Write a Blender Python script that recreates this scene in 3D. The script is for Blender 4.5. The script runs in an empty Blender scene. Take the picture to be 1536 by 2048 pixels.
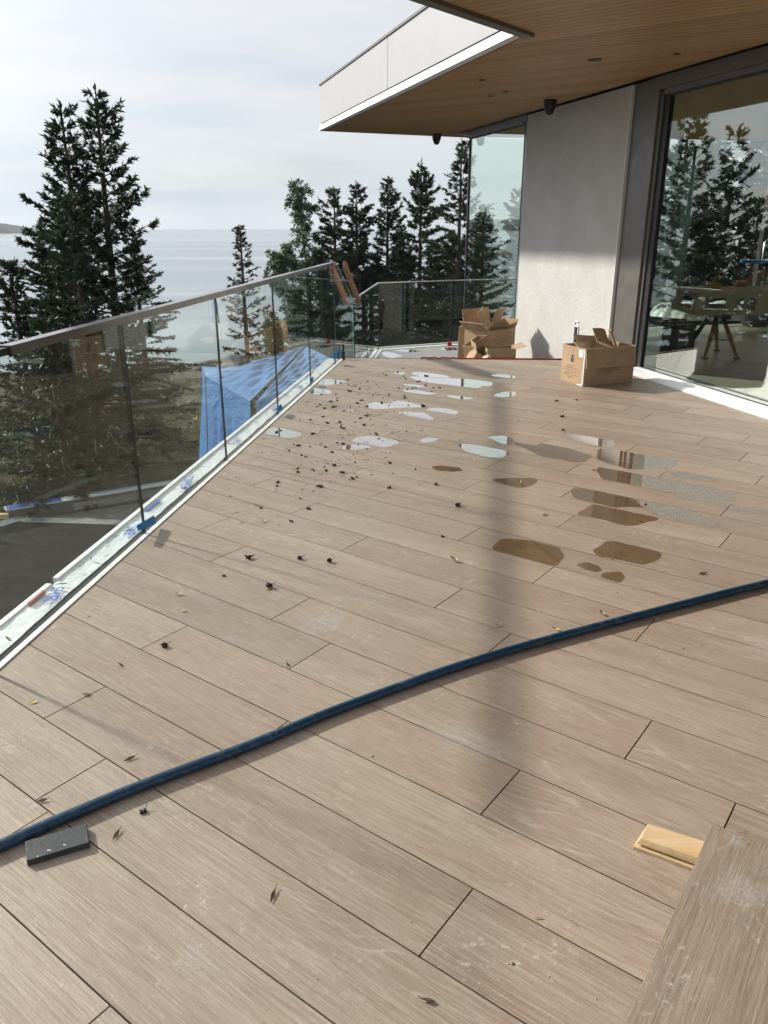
import bpy, bmesh, math, random
import numpy as np
from mathutils import Vector, Matrix, Quaternion

# ------------------------------------------------------------------ camera, sky, sun
scene = bpy.context.scene
R = math.radians
cam_d = bpy.data.cameras.new('camera')
cam = bpy.data.objects.new('camera', cam_d)
scene.collection.objects.link(cam)
scene.camera = cam
cam.location = (0, 0, 1.5)
cam.rotation_euler = (R(90 - 20.404), 0, 0)
cam_d.sensor_fit = 'VERTICAL'
cam_d.sensor_height = 36.0
cam_d.sensor_width = 27.0
cam_d.lens = 1570 / 2048 * 36
cam_d.clip_start = 0.05
cam_d.clip_end = 6000

SUN_AZ, SUN_EL = 148.0, 28.3
sdir = Vector((math.cos(R(SUN_AZ)) * math.cos(R(SUN_EL)), math.sin(R(SUN_AZ)) * math.cos(R(SUN_EL)), math.sin(R(SUN_EL))))
sun_d = bpy.data.lights.new('sun', 'SUN')
sun_d.energy = 4.9
sun_d.angle = R(2.6)
sun_d.color = (1.0, 0.945, 0.87)
sun = bpy.data.objects.new('sun', sun_d)
scene.collection.objects.link(sun)
sun.rotation_euler = sdir.to_track_quat('Z', 'Y').to_euler()
sun.location = (-20, 12, 20)

scene.view_settings.view_transform = 'Standard'
scene.view_settings.look = 'None'
scene.view_settings.gamma = 1
scene.view_settings.use_curve_mapping = False
scene.view_settings.exposure = 0.27

world = bpy.data.worlds.new('World')
scene.world = world
world.use_nodes = True
wt = world.node_tree
wt.nodes.clear()
def wn(t, **k):
    n = wt.nodes.new(t)
    for a, b in k.items(): setattr(n, a, b)
    return n
geo = wn('ShaderNodeTexCoord')
sep = wn('ShaderNodeSeparateXYZ'); wt.links.new(geo.outputs['Generated'], sep.inputs[0])
mx = wn('ShaderNodeMath', operation='MAXIMUM'); wt.links.new(sep.outputs[2], mx.inputs[0]); mx.inputs[1].default_value = 0.012
cmb = wn('ShaderNodeCombineXYZ')
wt.links.new(sep.outputs[0], cmb.inputs[0]); wt.links.new(sep.outputs[1], cmb.inputs[1]); wt.links.new(mx.outputs[0], cmb.inputs[2])
sky = wn('ShaderNodeTexSky', sky_type='NISHITA', sun_disc=False)
sky.sun_elevation = R(SUN_EL); sky.sun_rotation = R(90 - SUN_AZ); sky.air_density = 1.0; sky.dust_density = 1.2; sky.ozone_density = 1.5
wt.links.new(cmb.outputs[0], sky.inputs[0])
# clouds: direction squeezed towards the horizon so that they lie in long flat banks
add = wn('ShaderNodeMath', operation='ADD'); wt.links.new(mx.outputs[0], add.inputs[0]); add.inputs[1].default_value = 0.16
dv = wn('ShaderNodeVectorMath', operation='DIVIDE')
cz = wn('ShaderNodeCombineXYZ'); 
for i in range(3): wt.links.new(add.outputs[0], cz.inputs[i])
wt.links.new(cmb.outputs[0], dv.inputs[0]); wt.links.new(cz.outputs[0], dv.inputs[1])
mp = wn('ShaderNodeMapping'); mp.inputs['Scale'].default_value = (0.55, 0.9, 1.0); mp.inputs['Location'].default_value = (3.1, 0.4, 0)
wt.links.new(dv.outputs[0], mp.inputs[0])
nz = wn('ShaderNodeTexNoise'); nz.inputs['Scale'].default_value = 1.15; nz.inputs['Detail'].default_value = 6; nz.inputs['Roughness'].default_value = 0.52
wt.links.new(mp.outputs[0], nz.inputs['Vector'])
rp = wn('ShaderNodeValToRGB'); rp.color_ramp.elements[0].position = 0.30; rp.color_ramp.elements[0].color = (.72, .72, .72, 1)
rp.color_ramp.elements[1].position = 0.50; rp.color_ramp.elements[1].color = (.99, .99, .99, 1)
wt.links.new(nz.outputs['Fac'], rp.inputs[0])
# cloud tone
nz2 = wn('ShaderNodeTexNoise'); nz2.inputs['Scale'].default_value = 2.3; nz2.inputs['Detail'].default_value = 5
wt.links.new(mp.outputs[0], nz2.inputs['Vector'])
rp2 = wn('ShaderNodeValToRGB')
rp2.color_ramp.elements[0].position = 0.32; rp2.color_ramp.elements[0].color = (6.95, 7.4, 8.15, 1)
rp2.color_ramp.elements[1].position = 0.66; rp2.color_ramp.elements[1].color = (7.9, 8.1, 8.45, 1)
wt.links.new(nz2.outputs['Fac'], rp2.inputs[0])
# the low bank is a little greyer
rp3 = wn('ShaderNodeValToRGB')
rp3.color_ramp.elements[0].position = 0.0; rp3.color_ramp.elements[0].color = (.93, .96, .97, 1)
rp3.color_ramp.elements[1].position = 0.14; rp3.color_ramp.elements[1].color = (1, 1, 1, 1)
e = rp3.color_ramp.elements.new(0.03); e.color = (.90, .93, .95, 1)
e = rp3.color_ramp.elements.new(0.055); e.color = (.97, .99, .97, 1)
wt.links.new(sep.outputs[2], rp3.inputs[0])
mul = wn('ShaderNodeMix', data_type='RGBA', blend_type='MULTIPLY'); mul.inputs['Factor'].default_value = 1
wt.links.new(rp2.outputs[0], mul.inputs['A']); wt.links.new(rp3.outputs[0], mul.inputs['B'])
mix = wn('ShaderNodeMix', data_type='RGBA')
wt.links.new(rp.outputs[0], mix.inputs['Factor']); wt.links.new(sky.outputs[0], mix.inputs['A']); wt.links.new(mul.outputs['Result'], mix.inputs['B'])
dt = wn('ShaderNodeVectorMath', operation='DOT_PRODUCT'); wt.links.new(geo.outputs['Generated'], dt.inputs[0]); dt.inputs[1].default_value = tuple(sdir)
au = wn('ShaderNodeMath', operation='MAXIMUM'); wt.links.new(dt.outputs['Value'], au.inputs[0]); au.inputs[1].default_value = 0.0
pw = wn('ShaderNodeMath', operation='POWER'); wt.links.new(au.outputs[0], pw.inputs[0]); pw.inputs[1].default_value = 7.0
mm = wn('ShaderNodeMath', operation='MULTIPLY_ADD'); wt.links.new(pw.outputs[0], mm.inputs[0]); mm.inputs[1].default_value = 1.2; mm.inputs[2].default_value = 0.98
halo = wn('ShaderNodeVectorMath', operation='SCALE'); wt.links.new(mix.outputs['Result'], halo.inputs[0]); wt.links.new(mm.outputs[0], halo.inputs['Scale'])
bg = wn('ShaderNodeBackground'); bg.inputs['Strength'].default_value = 0.086
wt.links.new(halo.outputs[0], bg.inputs['Color'])
wo = wn('ShaderNodeOutputWorld'); wt.links.new(bg.outputs[0], wo.inputs['Surface'])

# ------------------------------------------------------------------ helpers
C = scene.collection
random.seed(7)
rng = np.random.default_rng(11)

def tag(o, label=None, cat=None, group=None, kind=None):
    if label: o['label'] = label
    if cat: o['category'] = cat
    if group: o['group'] = group
    if kind: o['kind'] = kind
    return o

def link(name, me, parent=None, loc=(0, 0, 0), rot=(0, 0, 0)):
    o = bpy.data.objects.new(name, me); C.objects.link(o)
    o.location = loc; o.rotation_euler = rot
    if parent is not None: o.parent = parent
    return o

def thing(name, label, cat, loc=(0, 0, 0), rotz=0, group=None, kind=None):
    o = bpy.data.objects.new(name, None); C.objects.link(o)
    o.location = loc; o.rotation_euler = (0, 0, rotz); o.empty_display_size = 0.1
    return tag(o, label, cat, group, kind)

class MB:
    """collects simple shapes, then makes ONE mesh object"""
    def __init__(s): s.v = []; s.f = []; s.m = []; s.sm = []
    def add(s, v, f, mi=0, smooth=False):
        o = len(s.v); s.v += [tuple(p) for p in v]
        s.f += [tuple(i + o for i in q) for q in f]; s.m += [mi] * len(f); s.sm += [smooth] * len(f)
    def box(s, a, b, mi=0):
        x0, y0, z0 = a; x1, y1, z1 = b
        s.add([(x0,y0,z0),(x1,y0,z0),(x1,y1,z0),(x0,y1,z0),(x0,y0,z1),(x1,y0,z1),(x1,y1,z1),(x0,y1,z1)],
              [(0,3,2,1),(4,5,6,7),(0,1,5,4),(1,2,6,5),(2,3,7,6),(3,0,4,7)], mi)
    def hexa(s, p, mi=0):      # 8 corners: bottom 4 (ccw), top 4
        s.add(p, [(0,3,2,1),(4,5,6,7),(0,1,5,4),(1,2,6,5),(2,3,7,6),(3,0,4,7)], mi)
    def prism(s, poly, z0, z1, mi=0):
        n = len(poly)
        s.add([(x, y, z0) for x, y in poly] + [(x, y, z1) for x, y in poly],
              [tuple(range(n))[::-1], tuple(range(n, 2*n))] + [(i, (i+1) % n, n + (i+1) % n, n + i) for i in range(n)], mi)
    def slab(s, q, t, mi=0):   # quad (any 3d) with thickness t along its normal
        q = [Vector(p) for p in q]; n = (q[1]-q[0]).cross(q[2]-q[0]).normalized() * t
        s.hexa([p - n*0.5 for p in q] + [p + n*0.5 for p in q], mi)
    def tube(s, path, r, n=8, mi=0, caps=True, smooth=True):
        path = [Vector(p) for p in path]; k = len(path)
        rr = r if isinstance(r, (list, tuple)) else [r] * k
        up = Vector((0, 0, 1)); vs = []; fs = []
        for i, p in enumerate(path):
            t = (path[min(i+1, k-1)] - path[max(i-1, 0)]).normalized()
            a = t.cross(up if abs(t.z) < 0.9 else Vector((1, 0, 0))).normalized(); b = t.cross(a)
            for j in range(n):
                w = 2*math.pi*j/n; vs.append(p + (a*math.cos(w) + b*math.sin(w)) * rr[i])
        for i in range(k-1):
            for j in range(n):
                fs.append((i*n+j, (i+1)*n+j, (i+1)*n+(j+1) % n, i*n+(j+1) % n))
        s.add(vs, fs, mi, smooth)
        if caps:
            s.add(vs[:n], [tuple(range(n))], mi); s.add(vs[-n:], [tuple(range(n))[::-1]], mi)
    def lathe(s, c, prof, n=24, mi=0):
        vs = []; fs = []; k = len(prof)
        for r, z in prof:
            for j in range(n): w = 2*math.pi*j/n; vs.append((c[0]+r*math.cos(w), c[1]+r*math.sin(w), c[2]+z))
        for i in range(k-1):
            for j in range(n): fs.append((i*n+j, i*n+(j+1) % n, (i+1)*n+(j+1) % n, (i+1)*n+j))
        s.add(vs, fs, mi, True)
        s.add(vs[:n], [tuple(range(n))], mi); s.add(vs[-n:], [tuple(range(n))[::-1]], mi)
    def build(s, name, mats, parent=None, bevel=0, loc=(0,0,0), rot=(0,0,0), fix=True):
        me = bpy.data.meshes.new(name); me.from_pydata([tuple(p) for p in s.v], [], s.f)
        for m in (mats if isinstance(mats, (list, tuple)) else [mats]): me.materials.append(m)
        me.polygons.foreach_set('material_index', s.m); me.polygons.foreach_set('use_smooth', s.sm)
        if fix:
            bm = bmesh.new(); bm.from_mesh(me); bmesh.ops.recalc_face_normals(bm, faces=bm.faces[:])
            if bevel:
                bmesh.ops.remove_doubles(bm, verts=bm.verts[:], dist=1e-5)
                bmesh.ops.bevel(bm, geom=[e for e in bm.edges if e.is_manifold and e.calc_face_angle(0) > 0.5], offset=bevel, segments=2, profile=0.5, affect='EDGES')
            bm.to_mesh(me); bm.free()
        me.update()
        return link(name, me, parent, loc, rot)

def np_mesh(name, verts, quads, mat, parent=None, loc=(0, 0, 0), smooth=False):
    me = bpy.data.meshes.new(name)
    nv, nf = len(verts), len(quads); k = quads.shape[1]
    me.vertices.add(nv); me.vertices.foreach_set('co', verts.astype(np.float32).ravel())
    me.loops.add(nf*k); me.loops.foreach_set('vertex_index', quads.astype(np.int32).ravel())
    me.polygons.add(nf); me.polygons.foreach_set('loop_start', np.arange(0, nf*k, k, dtype=np.int32))
    me.polygons.foreach_set('loop_total', np.full(nf, k, dtype=np.int32))
    if smooth: me.polygons.foreach_set('use_smooth', np.ones(nf, dtype=bool))
    me.update(calc_edges=True); me.materials.append(mat)
    return link(name, me, parent, loc)

# ------------------------------------------------------------------ materials
class NT:
    def __init__(s, name):
        s.m = bpy.data.materials.new(name); s.m.use_nodes = True; s.t = s.m.node_tree; s.t.nodes.clear()
        s.out = s.t.nodes.new('ShaderNodeOutputMaterial')
    def n(s, t, **k):
        a = s.t.nodes.new(t)
        for x, y in k.items():
            if x.startswith('i_'): a.inputs[x[2:].replace('_', ' ')].default_value = y
            else: setattr(a, x, y)
        return a
    def l(s, a, b): s.t.links.new(a, b)
    def coord(s, which='Object', scale=(1, 1, 1), off=None):
        tc = s.n('ShaderNodeTexCoord'); mp = s.n('ShaderNodeMapping'); mp.inputs['Scale'].default_value = scale
        s.l(tc.outputs[which], mp.inputs[0])
        if off is not None: s.l(off, mp.inputs['Location'])
        return mp.outputs[0]
    def noise(s, vec, sc, det=4, ro=.5, dist=0):
        a = s.n('ShaderNodeTexNoise', i_Scale=sc, i_Detail=det, i_Roughness=ro, i_Distortion=dist); s.l(vec, a.inputs['Vector']); return a.outputs['Fac']
    def ramp(s, fac, stops):
        r = s.n('ShaderNodeValToRGB'); s.l(fac, r.inputs[0]); e = r.color_ramp.elements
        while len(e) < len(stops): e.new(0.5)
        for i, (p, c) in enumerate(stops):
            e[i].position = p; e[i].color = (c, c, c, 1) if not isinstance(c, tuple) else (*c, 1)
        return r.outputs[0]
    def mix(s, f, a, b, mode='MIX'):
        m = s.n('ShaderNodeMix', data_type='RGBA', blend_type=mode)
        for v, k in ((f, 'Factor'), (a, 'A'), (b, 'B')):
            if isinstance(v, (int, float)): m.inputs[k].default_value = v if k == 'Factor' else (v, v, v, 1)
            elif isinstance(v, tuple): m.inputs[k].default_value = (*v, 1)
            else: s.l(v, m.inputs[k])
        return m.outputs['Result']
    def math(s, op, a, b=0.0):
        m = s.n('ShaderNodeMath', operation=op)
        for i, v in enumerate((a, b)):
            if isinstance(v, (int, float)): m.inputs[i].default_value = v
            else: s.l(v, m.inputs[i])
        return m.outputs[0]
    def bump(s, h, strength=.3, dist=.01):
        b = s.n('ShaderNodeBump', i_Strength=strength, i_Distance=dist); s.l(h, b.inputs['Height']); return b.outputs[0]
    def bsdf(s, col, rough=.5, metal=0, spec=.5, normal=None, **k):
        b = s.n('ShaderNodeBsdfPrincipled'); b.inputs['Metallic'].default_value = metal; b.inputs['Specular IOR Level'].default_value = spec
        if isinstance(col, tuple): b.inputs['Base Color'].default_value = (*col, 1)
        else: s.l(col, b.inputs['Base Color'])
        if isinstance(rough, (int, float)): b.inputs['Roughness'].default_value = rough
        else: s.l(rough, b.inputs['Roughness'])
        if normal is not None: s.l(normal, b.inputs['Normal'])
        for x, y in k.items(): b.inputs[x.replace('_', ' ')].default_value = y
        s.l(b.outputs[0], s.out.inputs['Surface']); return b

def simple(name, col, rough=.5, metal=0, var=.12, sc=6, bump=.1, bsc=60, spec=.5, coord='Object'):
    s = NT(name); v = s.coord(coord)
    f = s.ramp(s.noise(v, sc, 5, .6), [(.3, 1-var), (.7, 1+var)])
    c = s.mix(1.0, col, f, 'MULTIPLY')
    r = s.ramp(s.noise(v, sc*2.3, 4), [(.3, max(rough-.08, 0.02)), (.7, min(rough+.1, 1))])
    nb = s.bump(s.noise(v, bsc, 4, .6), bump, .004)
    s.bsdf(c, r, metal, spec, nb); return s.m

def glass(name, tint, base, scale, ior=1.5, dirt=0.0):
    s = NT(name)
    lw_ = s.n('ShaderNodeLayerWeight', i_Blend=.5); f0 = ((ior-1)/(ior+1))**2
    sch = s.math('ADD', s.math('MULTIPLY', s.math('POWER', lw_.outputs['Facing'], 5.0), 1-f0), f0)
    fac = s.math('MINIMUM', s.math('ADD', s.math('MULTIPLY', sch, scale), base), 0.96)
    tr = s.n('ShaderNodeBsdfTransparent'); tr.inputs[0].default_value = (*tint, 1)
    gl = s.n('ShaderNodeBsdfGlossy'); gl.inputs['Roughness'].default_value = 0.0; gl.inputs['Color'].default_value = (.93, .98, .96, 1)
    m = s.n('ShaderNodeMixShader'); s.l(fac, m.inputs[0]); s.l(tr.outputs[0], m.inputs[1]); s.l(gl.outputs[0], m.inputs[2])
    last = m.outputs[0]
    if dirt:
        v = s.coord('Object')
        df = s.n('ShaderNodeBsdfDiffuse'); df.inputs[0].default_value = (.6, .62, .6, 1)
        m2 = s.n('ShaderNodeMixShader')
        s.l(s.math('MULTIPLY', s.ramp(s.noise(v, 1.7, 6, .65), [(.35, .15), (.75, 1.0)]), dirt), m2.inputs[0])
        s.l(last, m2.inputs[1]); s.l(df.outputs[0], m2.inputs[2]); last = m2.outputs[0]
    s.l(last, s.out.inputs['Surface']); return s.m

def plank_mat(name='oak_look_tile', gain=1.0, chalk=0.5):
    s = NT(name)
    oi = s.n('ShaderNodeObjectInfo')
    wn_ = s.n('ShaderNodeTexWhiteNoise', noise_dimensions='1D'); s.l(oi.outputs['Random'], wn_.inputs['W'])
    off = s.n('ShaderNodeVectorMath', operation='SCALE'); s.l(wn_.outputs['Color'], off.inputs[0]); off.inputs['Scale'].default_value = 40
    v = s.coord('Object', (1, 1, 1), off.outputs[0])
    vs = s.coord('Object', (1.0, 7.0, 1), off.outputs[0])
    vf = s.coord('Object', (2.2, 55.0, 1), off.outputs[0])
    # broad tone drift, cathedral figure, fine brushed lines, speckle
    drift = s.noise(vs, .9, 5, .55, .3)
    warp = s.noise(s.coord('Object', (1.0, 4.6, 1), off.outputs[0]), .62, 2, .40)
    band = s.n('ShaderNodeMath', operation='SINE'); s.l(s.math('MULTIPLY', warp, 300.0), band.inputs[0])
    figure = s.ramp(band.outputs[0], [(.0, 0.0), (.80, .10), (1.0, 1.0)])
    figmask = s.ramp(s.noise(vs, .7, 3, .5), [(.52, 0.0), (.64, 1.0)])
    breakup = s.ramp(s.noise(s.coord('Object', (9, 60, 1), off.outputs[0]), 1.0, 5, .7), [(.35, .1), (.62, 1)])
    fine = s.noise(s.coord('Object', (3.0, 95.0, 1), off.outputs[0]), 1.6, 6, .75)
    fine2 = s.noise(s.coord('Object', (5.0, 190.0, 1), off.outputs[0]), 1.7, 4, .7)
    spk = s.noise(v, 150, 3, .6)
    big = s.noise(v, 3.1, 5, .65)
    c = s.mix(s.ramp(drift, [(.30, 0.0), (.70, 1.0)]), (.272*gain, .210*gain, .160*gain), (.365*gain, .300*gain, .242*gain))
    tone = s.ramp(oi.outputs['Random'], [(0.0, .84), (1.0, 1.10)])
    c = s.mix(1.0, c, tone, 'MULTIPLY')
    c = s.mix(s.math('MULTIPLY', s.ramp(wn_.outputs['Value'], [(.55, 0.0), (1.0, 1.0)]), .40), c, (.33*gain, .232*gain, .172*gain))
    c = s.mix(s.math('MULTIPLY', s.ramp(fine, [(.46, 0.0), (.62, 1.0)]), .62), c, (.215*gain, .155*gain, .110*gain))
    c = s.mix(s.math('MULTIPLY', s.ramp(fine2, [(.50, 0.0), (.64, 1.0)]), .50), c, (.50*gain, .44*gain, .37*gain))
    fm = s.math('MULTIPLY', s.math('MULTIPLY', figure, figmask), breakup)
    c = s.mix(s.math('MULTIPLY', fm, .50), c, (.52*gain, .47*gain, .40*gain))
    c = s.mix(s.math('MULTIPLY', s.ramp(big, [(.50, 0.0), (.78, 1.0)]), .22), c, (.44*gain, .385*gain, .325*gain))
    c = s.mix(s.math('MULTIPLY', s.math('MULTIPLY', s.ramp(s.noise(v, 42, 7, .8), [(.55, 0.0), (.66, 1.0)]), s.ramp(s.noise(v, 3.4, 3, .5), [(.50, 0), (.70, 1)])), chalk), c, (.62*gain, .58*gain, .52*gain))
    kn = s.n('ShaderNodeTexVoronoi', i_Scale=1.0); s.l(s.coord('Object', (1, 1.8, 1), off.outputs[0]), kn.inputs['Vector'])
    c = s.mix(s.math('MULTIPLY', s.ramp(s.math('ADD', kn.outputs['Distance'], s.math('MULTIPLY', s.noise(v, 60, 4, .7), .04)), [(.028, 1.0), (.05, 0.0)]), .5), c, (.11, .105, .10))
    c = s.mix(s.math('MULTIPLY', s.ramp(spk, [(.30, 1.0), (.40, 0.0)]), .3), c, (.19*gain, .14*gain, .10*gain))
    vo = s.n('ShaderNodeTexVoronoi', i_Scale=38.0); s.l(v, vo.inputs['Vector'])
    dots = s.math('MULTIPLY', s.ramp(vo.outputs['Distance'], [(.05, 1.0), (.13, 0.0)]), s.ramp(s.noise(v, 7.5, 6, .75), [(.56, 0), (.66, 1)]))
    c = s.mix(s.math('MULTIPLY', dots, .45), c, (.66*gain, .62*gain, .55*gain))
    c = s.mix(1.0, c, (1.01, .985, .945), "MULTIPLY")
    h = s.math('ADD', s.math('MULTIPLY', fine, .6), s.math('MULTIPLY', spk, .4))
    rr = s.ramp(s.noise(v, 5, 4, .6), [(.3, .37), (.7, .53)])
    s.bsdf(c, rr, 0, .5, s.bump(h, .45, .003))
    return s.m

M = {}
M['plank'] = plank_mat('oak_look_tile', 1.0, .70)
M['plank2'] = plank_mat('oak_look_tile_loose', .78, 1.6)
M['white'] = simple('white_powdercoat', (.74, .75, .75), .42, 0, .05, 5, .05)
M['whitedirty'] = simple('white_trim_dusty', (.76, .76, .74), .45, 0, .14, 14, .1)
M['panel'] = simple('fascia_panel', (.37, .375, .378), .55, 0, .03, 2.5, .03, 200)
M['grey'] = simple('bronze_grey_frame', (.13, .122, .11), .38, .2, .06, 3, .03)
M['bluegrey'] = simple('grey_head_frame', (.13, .145, .155), .35, .2, .06, 3, .03)
M['black'] = simple('black_rubber', (.012, .012, .012), .45, 0, .2, 8, .1)
M['blackplastic'] = simple('black_plastic', (.010, .010, .011), .35, 0, .1, 8, .05)
M['slate'] = simple('slate_grey_composite', (.034, .038, .043), .6, 0, .28, 22, .25, 120)
M['rail'] = simple('champagne_aluminium', (.062, .056, .049), .34, .2, .04, 3, .02)
b_ = [n for n in M['rail'].node_tree.nodes if n.type == 'BSDF_PRINCIPLED'][0]; b_.inputs['Coat Weight'].default_value = .7; b_.inputs['Coat Roughness'].default_value = .10
M['alu'] = simple('mill_aluminium', (.62, .62, .60), .3, .8, .1, 9, .05)
M['channel'] = simple('dark_channel', (.030, .031, .029), .6, 0, .25, 18, .2)
M['gasket'] = simple('pane_gasket', (.006, .008, .008), .3, 0, .1, 5, 0)
M['greenedge'] = simple('pane_green_edge', (.22, .36, .31), .15, 0, .1, 5, 0)
M['tape'] = simple('blue_tape', (.02, .27, .66), .6, 0, .08, 30, .15, 200)
M['concrete'] = simple('lower_deck_concrete', (.30, .285, .27), .55, 0, .12, 2.2, .15, 40)
M['floor'] = simple('interior_concrete', (.30, .30, .24), .35, 0, .15, 1.2, .1, 30)
M['subfloor'] = simple('deck_underlay', (.02, .018, .016), .9, 0, .2, 8, .1)
M['steel'] = simple('zinc_steel', (.55, .55, .54), .35, .85, .1, 20, .05)
M['orangewood'] = simple('jig_wood', (.30, .14, .06), .5, 0, .15, 12, .1)
M['cedar'] = simple('soffit_cedar', (.20, .135, .075), .5)
M['red'] = simple('red_plastic', (.45, .02, .02), .45, 0, .1, 8, .05)
M['yellow'] = simple('yellow_plastic', (.55, .38, .03), .45, 0, .1, 8, .05)
M['toolblue'] = simple('tool_blue', (.02, .08, .22), .4, 0, .1, 8, .05)
M['ply'] = simple('birch_plywood', (.36, .31, .17), .55, 0, .12, 10, .05)
M['dirtymat'] = simple('grey_border_strip', (.19, .195, .19), .85, 0, .35, 30, .3)
M['roofmat'] = simple('black_roof_membrane', (.009, .0095, .010), .85, 0, .5, 5, .3, 60, .15)
M['parapet'] = simple('parapet_board', (.16, .15, .135), .8, 0, .3, 7, .2)
M['stucco'] = None
M['glass_rail'] = glass('balustrade_glass', (.94, .965, .95), .006, .62, 1.52, .006)
M['glass_win'] = glass('coated_window_glass', (.92, .95, .92), .085, .9, 1.5, .0015)
M['glass_win2'] = glass('clear_window_glass', (.90, .95, .92), .01, .8, 1.5, .004)
M['glass_dim'] = glass('lower_balustrade_glass', (.74, .80, .76), .05, 1.5, 1.5, .01)

s = NT('stucco'); v = s.coord('Object')
c = s.mix(s.ramp(s.noise(v, 2.4, 5, .6), [(.3, 0), (.7, 1)]), (.45, .44, .415), (.53, .52, .495))
c = s.mix(s.math('MULTIPLY', s.ramp(s.noise(v, 28, 4, .6), [(.4, 0), (.62, 1)]), .25), c, (.58, .57, .545))
s.bsdf(c, .8, 0, .3, s.bump(s.math('ADD', s.noise(v, 30, 6, .6), s.math('MULTIPLY', s.noise(v, 7, 3, .5), .8)), .55, .012)); M['stucco'] = s.m

s = NT('cedar_soffit'); oi = s.n('ShaderNodeObjectInfo')
vv = s.coord('Object', (1, 22, 1)); v1 = s.coord('Object', (.8, 3, 1))
c = s.mix(s.ramp(s.noise(vv, 1.6, 5, .65), [(.3, 0), (.7, 1)]), (.34, .20, .088), (.46, .29, .14))
c = s.mix(1.0, c, s.ramp(oi.outputs['Random'], [(0, .84), (1, 1.12)]), 'MULTIPLY')
s.bsdf(c, .45, 0, .4, s.bump(s.noise(vv, 4, 4, .6), .15, .002)); M['cedar'] = s.m

s = NT('cardboard'); v = s.coord('Object', (1, 1, 1))
c = s.mix(s.ramp(s.noise(v, 5, 5, .6), [(.3, 0), (.7, 1)]), (.37, .255, .155), (.47, .335, .215))
c = s.mix(s.math('MULTIPLY', s.ramp(s.noise(v, 60, 3, .6), [(.45, 0), (.7, 1)]), .25), c, (.26, .17, .10))
wv = s.n('ShaderNodeTexWave', i_Scale=55.0, i_Distortion=.3); s.l(v, wv.inputs['Vector'])
s.bsdf(c, .85, 0, .2, s.bump(s.math('ADD', s.math('MULTIPLY', wv.outputs['Fac'], .25), s.noise(v, 14, 4, .6)), .35, .006)); M['card'] = s.m
s = NT('cardboard_edge'); v = s.coord('Object'); s.bsdf(s.mix(s.noise(v, 90, 3), (.50, .40, .27), (.66, .60, .50)), .9, 0, .1); M['cardedge'] = s.m
M['ink'] = simple('box_print', (.10, .06, .04), .8, 0, .3, 90, 0)
M['paper'] = simple('paper_label', (.72, .72, .70), .6, 0, .06, 40, 0)

s = NT('pine_offcut'); v = s.coord('Object', (1.5, 14, 14))
c = s.mix(s.ramp(s.noise(v, 2, 5, .6), [(.3, 0), (.7, 1)]), (.50, .34, .17), (.66, .50, .30))
c = s.mix(s.math('MULTIPLY', s.ramp(s.noise(s.coord('Object'), 18, 4, .6), [(.5, 0), (.7, 1)]), .5), c, (.36, .22, .10))
s.bsdf(c, .6, 0, .3, s.bump(s.noise(v, 6, 4), .2, .002)); M['pine'] = s.m

s = NT('blue_pipe'); v = s.coord('Object')
c = s.mix(s.ramp(s.noise(v, 3, 5, .6), [(.3, 0), (.7, 1)]), (.003, .034, .072), (.006, .050, .104))
c = s.mix(s.math('MULTIPLY', s.math('MULTIPLY', s.ramp(s.noise(v, 45, 6, .75), [(.48, 0), (.66, 1)]), s.ramp(s.noise(v, 4, 4, .6), [(.42, .15), (.62, 1)])), .5), c, (.16, .20, .23))
s.bsdf(c, .36, 0, .5, s.bump(s.noise(v, 60, 4), .06, .002)); M['pipe'] = s.m

s = NT('wrb_membrane'); v = s.coord('Object', (1, 1, 1))
c = s.mix(s.ramp(s.noise(v, 6, 5, .6), [(.3, 0), (.7, 1)]), (.60, .65, .66), (.78, .80, .80))
c = s.mix(s.math('MULTIPLY', s.ramp(s.noise(v, 24, 5, .7), [(.56, 0), (.72, 1)]), .5), c, (.38, .38, .34))
s.bsdf(c, .38, 0, .5, s.bump(s.noise(v, 12, 5, .6, .8), .6, .012)); M['membrane'] = s.m
M['print'] = simple('membrane_blue_print', (.05, .11, .42), .5, 0, .3, 60, .1)

s = NT('blue_tarp'); v = s.coord('Object')
c = s.mix(s.ramp(s.noise(v, 2.2, 5, .6, .6), [(.3, 0), (.7, 1)]), (.050, .19, .46), (.080, .25, .54))
c = s.mix(s.math('MULTIPLY', s.ramp(s.noise(v, 9, 6, .7, 1.2), [(.56, 0), (.70, 1)]), .2), c, (.34, .48, .80))
b = s.bsdf(c, .33, 0, .5, s.bump(s.math('ADD', s.noise(v, 2.6, 5, .55, 3.0), s.math('MULTIPLY', s.noise(v, 11, 6, .65, 2.0), .25)), .7, .04)); M['tarp'] = s.m
s = NT('clear_sheet'); v = s.coord('Object')
s.bsdf(s.mix(s.noise(v, 4, 5), (.5, .55, .53), (.75, .78, .77)), .3, 0, .5, s.bump(s.noise(v, 6, 6, .6, 1), .9, .05)); M['sheet'] = s.m

# water film: tints what lies under it and mirrors what stands above
s = NT('water_film')
v = s.coord('Object')
lw_ = s.n('ShaderNodeLayerWeight', i_Blend=.5)
fac = s.math('MINIMUM', s.math('ADD', s.math('MULTIPLY', s.math('POWER', lw_.outputs['Facing'], 3.5), 1.6), .03), .98)
tr = s.n('ShaderNodeBsdfTransparent'); tr.inputs[0].default_value = (.87, .80, .68, 1)
gl = s.n('ShaderNodeBsdfGlossy'); gl.inputs['Roughness'].default_value = .01; gl.inputs['Color'].default_value = (1, 1, 1, 1)
s.l(s.bump(s.noise(v, 9, 2, .5), .02, .002), gl.inputs['Normal'])
m = s.n('ShaderNodeMixShader'); s.l(fac, m.inputs[0]); s.l(tr.outputs[0], m.inputs[1]); s.l(gl.outputs[0], m.inputs[2])
s.l(m.outputs[0], s.out.inputs['Surface']); M['film'] = s.m

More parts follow.
